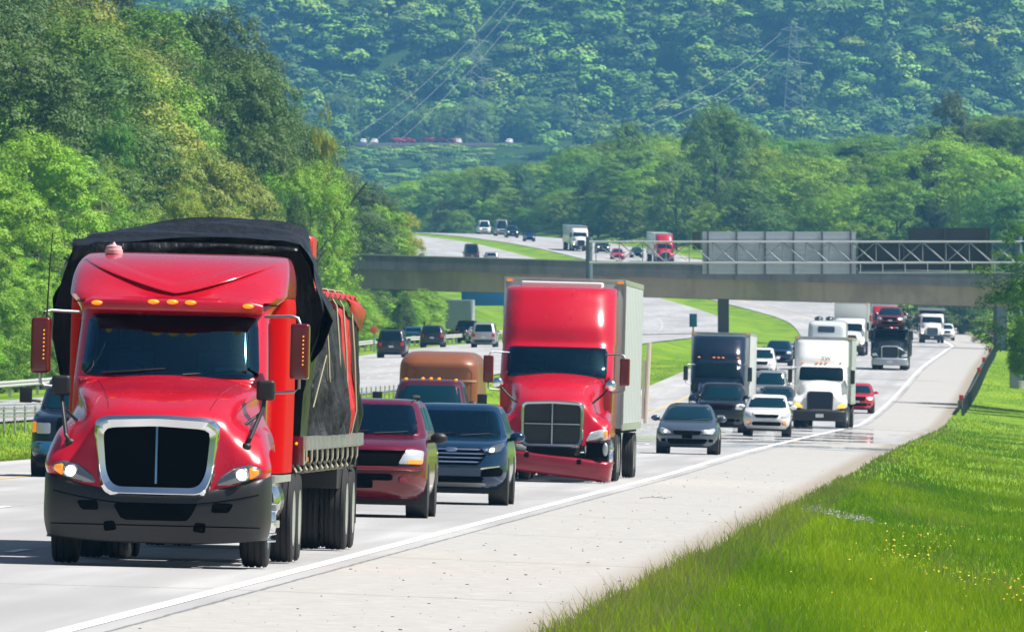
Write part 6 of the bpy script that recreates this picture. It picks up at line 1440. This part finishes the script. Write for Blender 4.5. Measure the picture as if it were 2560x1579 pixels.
# ---------------------------------------------------------- 10. vehicles beyond the bridge
def far_n(lab, px, D, kind, pt, **k): return add_car(lab, U(px, D), D, kind, pt, **k)
far_n('white van coming down the far hill road', 1212, 2320, 'van', WHITE, dims=(5.4, 1.02, 2.3), cat='van', lit=True)
far_n('dark SUV beside a brown truck on the far hill road', 1282, 2190, 'suv', DGREY, dims=(4.8, .98, 1.9), lit=True)
far_n('tan box van on the far hill road beside the dark SUV', 1256, 2230, 'van', paint('tan', (.30,.26,.22), .1, .4, 0), dims=(5.6, 1.02, 2.6), cat='van')
far_n('small blue car alone on the far road', 1325, 2120, 'sedan', NAVY, dims=(4.2, .86, 1.45))
semi('silver white truck beside the gantry post on the far road', U(1452, 2000), 2000, WHITE, 2.1, 2.7, 3.3, (3.6, SILV), 'silver trailer on the far road beside the gantry post', False, topy=.8, lit=True)
far_n('grey SUV right of the gantry post on the far road', 1508, 1985, 'suv', DGREY, dims=(4.8, .98, 1.9), lit=True)
far_n('red car above the bridge parapet on the far road', 1546, 1930, 'sedan', CARRED, dims=(4.5, .9, 1.5))
far_n('small black car beside the far red semi', 1594, 1950, 'sedan', BLACKP)
semi('red semi truck far beyond the bridge', U(1664, 1900), 1900, RED, 2.1, 2.7, 4.0, (4.1, WHITE), 'white trailer of the red semi far beyond the bridge', True, topy=1.0)
def far_o(lab, px, D, kind, pt, **k): return add_car(lab, U(px, D), D, kind, pt, side=FG, flip=True, **k)
far_o('dark maroon van driving away beyond the bridge', 1175, 1905, 'van', paint('dark_maroon', (.03,.012,.02), .05, .3, .2), dims=(5.2, 1.02, 2.4), cat='van')
far_o('silver car driving away behind the parapet beside the maroon van', 1225, 1880, 'suv', SILV)
far_o('pale car driving away behind the parapet further right', 1282, 1840, 'sedan', SILV)
# ---------------------------------------------------------- 11. car park at the foot of the far hill
lotc = [(WHITE, 'white'), (CARRED, 'red'), (MAR, 'dark red'), (SILV, 'silver'), (BLACKP, 'black')]
protos = {}
k = 0
for row, (v, xs) in enumerate(((4415, [905, 930, 960, 1005, 1030, 1080, 1110, 1128, 1145, 1268, 1452]), (4350, [985, 1004, 1023, 1042, 1061, 1080, 1099, 1118, 1137]))):
    for j, px in enumerate(xs):
        pt, nm = lotc[[0, 0, 3, 0, 3, 0, 2, 1, 0, 0, 0][j] if row == 0 else [4, 2, 1, 1, 4, 2, 1, 2, 4][j]]
        if nm not in protos:
            sl = S_suv(4.6, .93, 1.7); t = thing('parked_car', f'{nm} parked car in the distant car park', 'car', group='cars in the distant car park'); b = Body(sl, sub=2, nf=4, nc=3, ns=3); m = MB(); b.mesh(m); m.build('body', pt, t); m = MB(); patch(m, [(-.76,1.16),(.76,1.16),(.64,1.56),(-.64,1.56)], b.fy, .01, 0, .05, 16, 2); m.build('windshield', GLASS, t)
            for sg in (-1, 1):
                for y in (.9, 3.7): m = MB(); m.lathe(tyre_prof(.34, .24, False), (sg*.82, y, .34), n=12); m.build('wheel', TYRE, t)
            protos[nm] = t; o = t
        else: o = copy_tree(protos[nm])
        v2 = v+random.uniform(-8, 8); o.location = (at_px(px+random.uniform(-9, 9), v2), v2, float(ZF(v2))+1.86); o.rotation_euler = (0, 0, random.uniform(-.4, .4)+(1.2 if row else 0)); k += 1
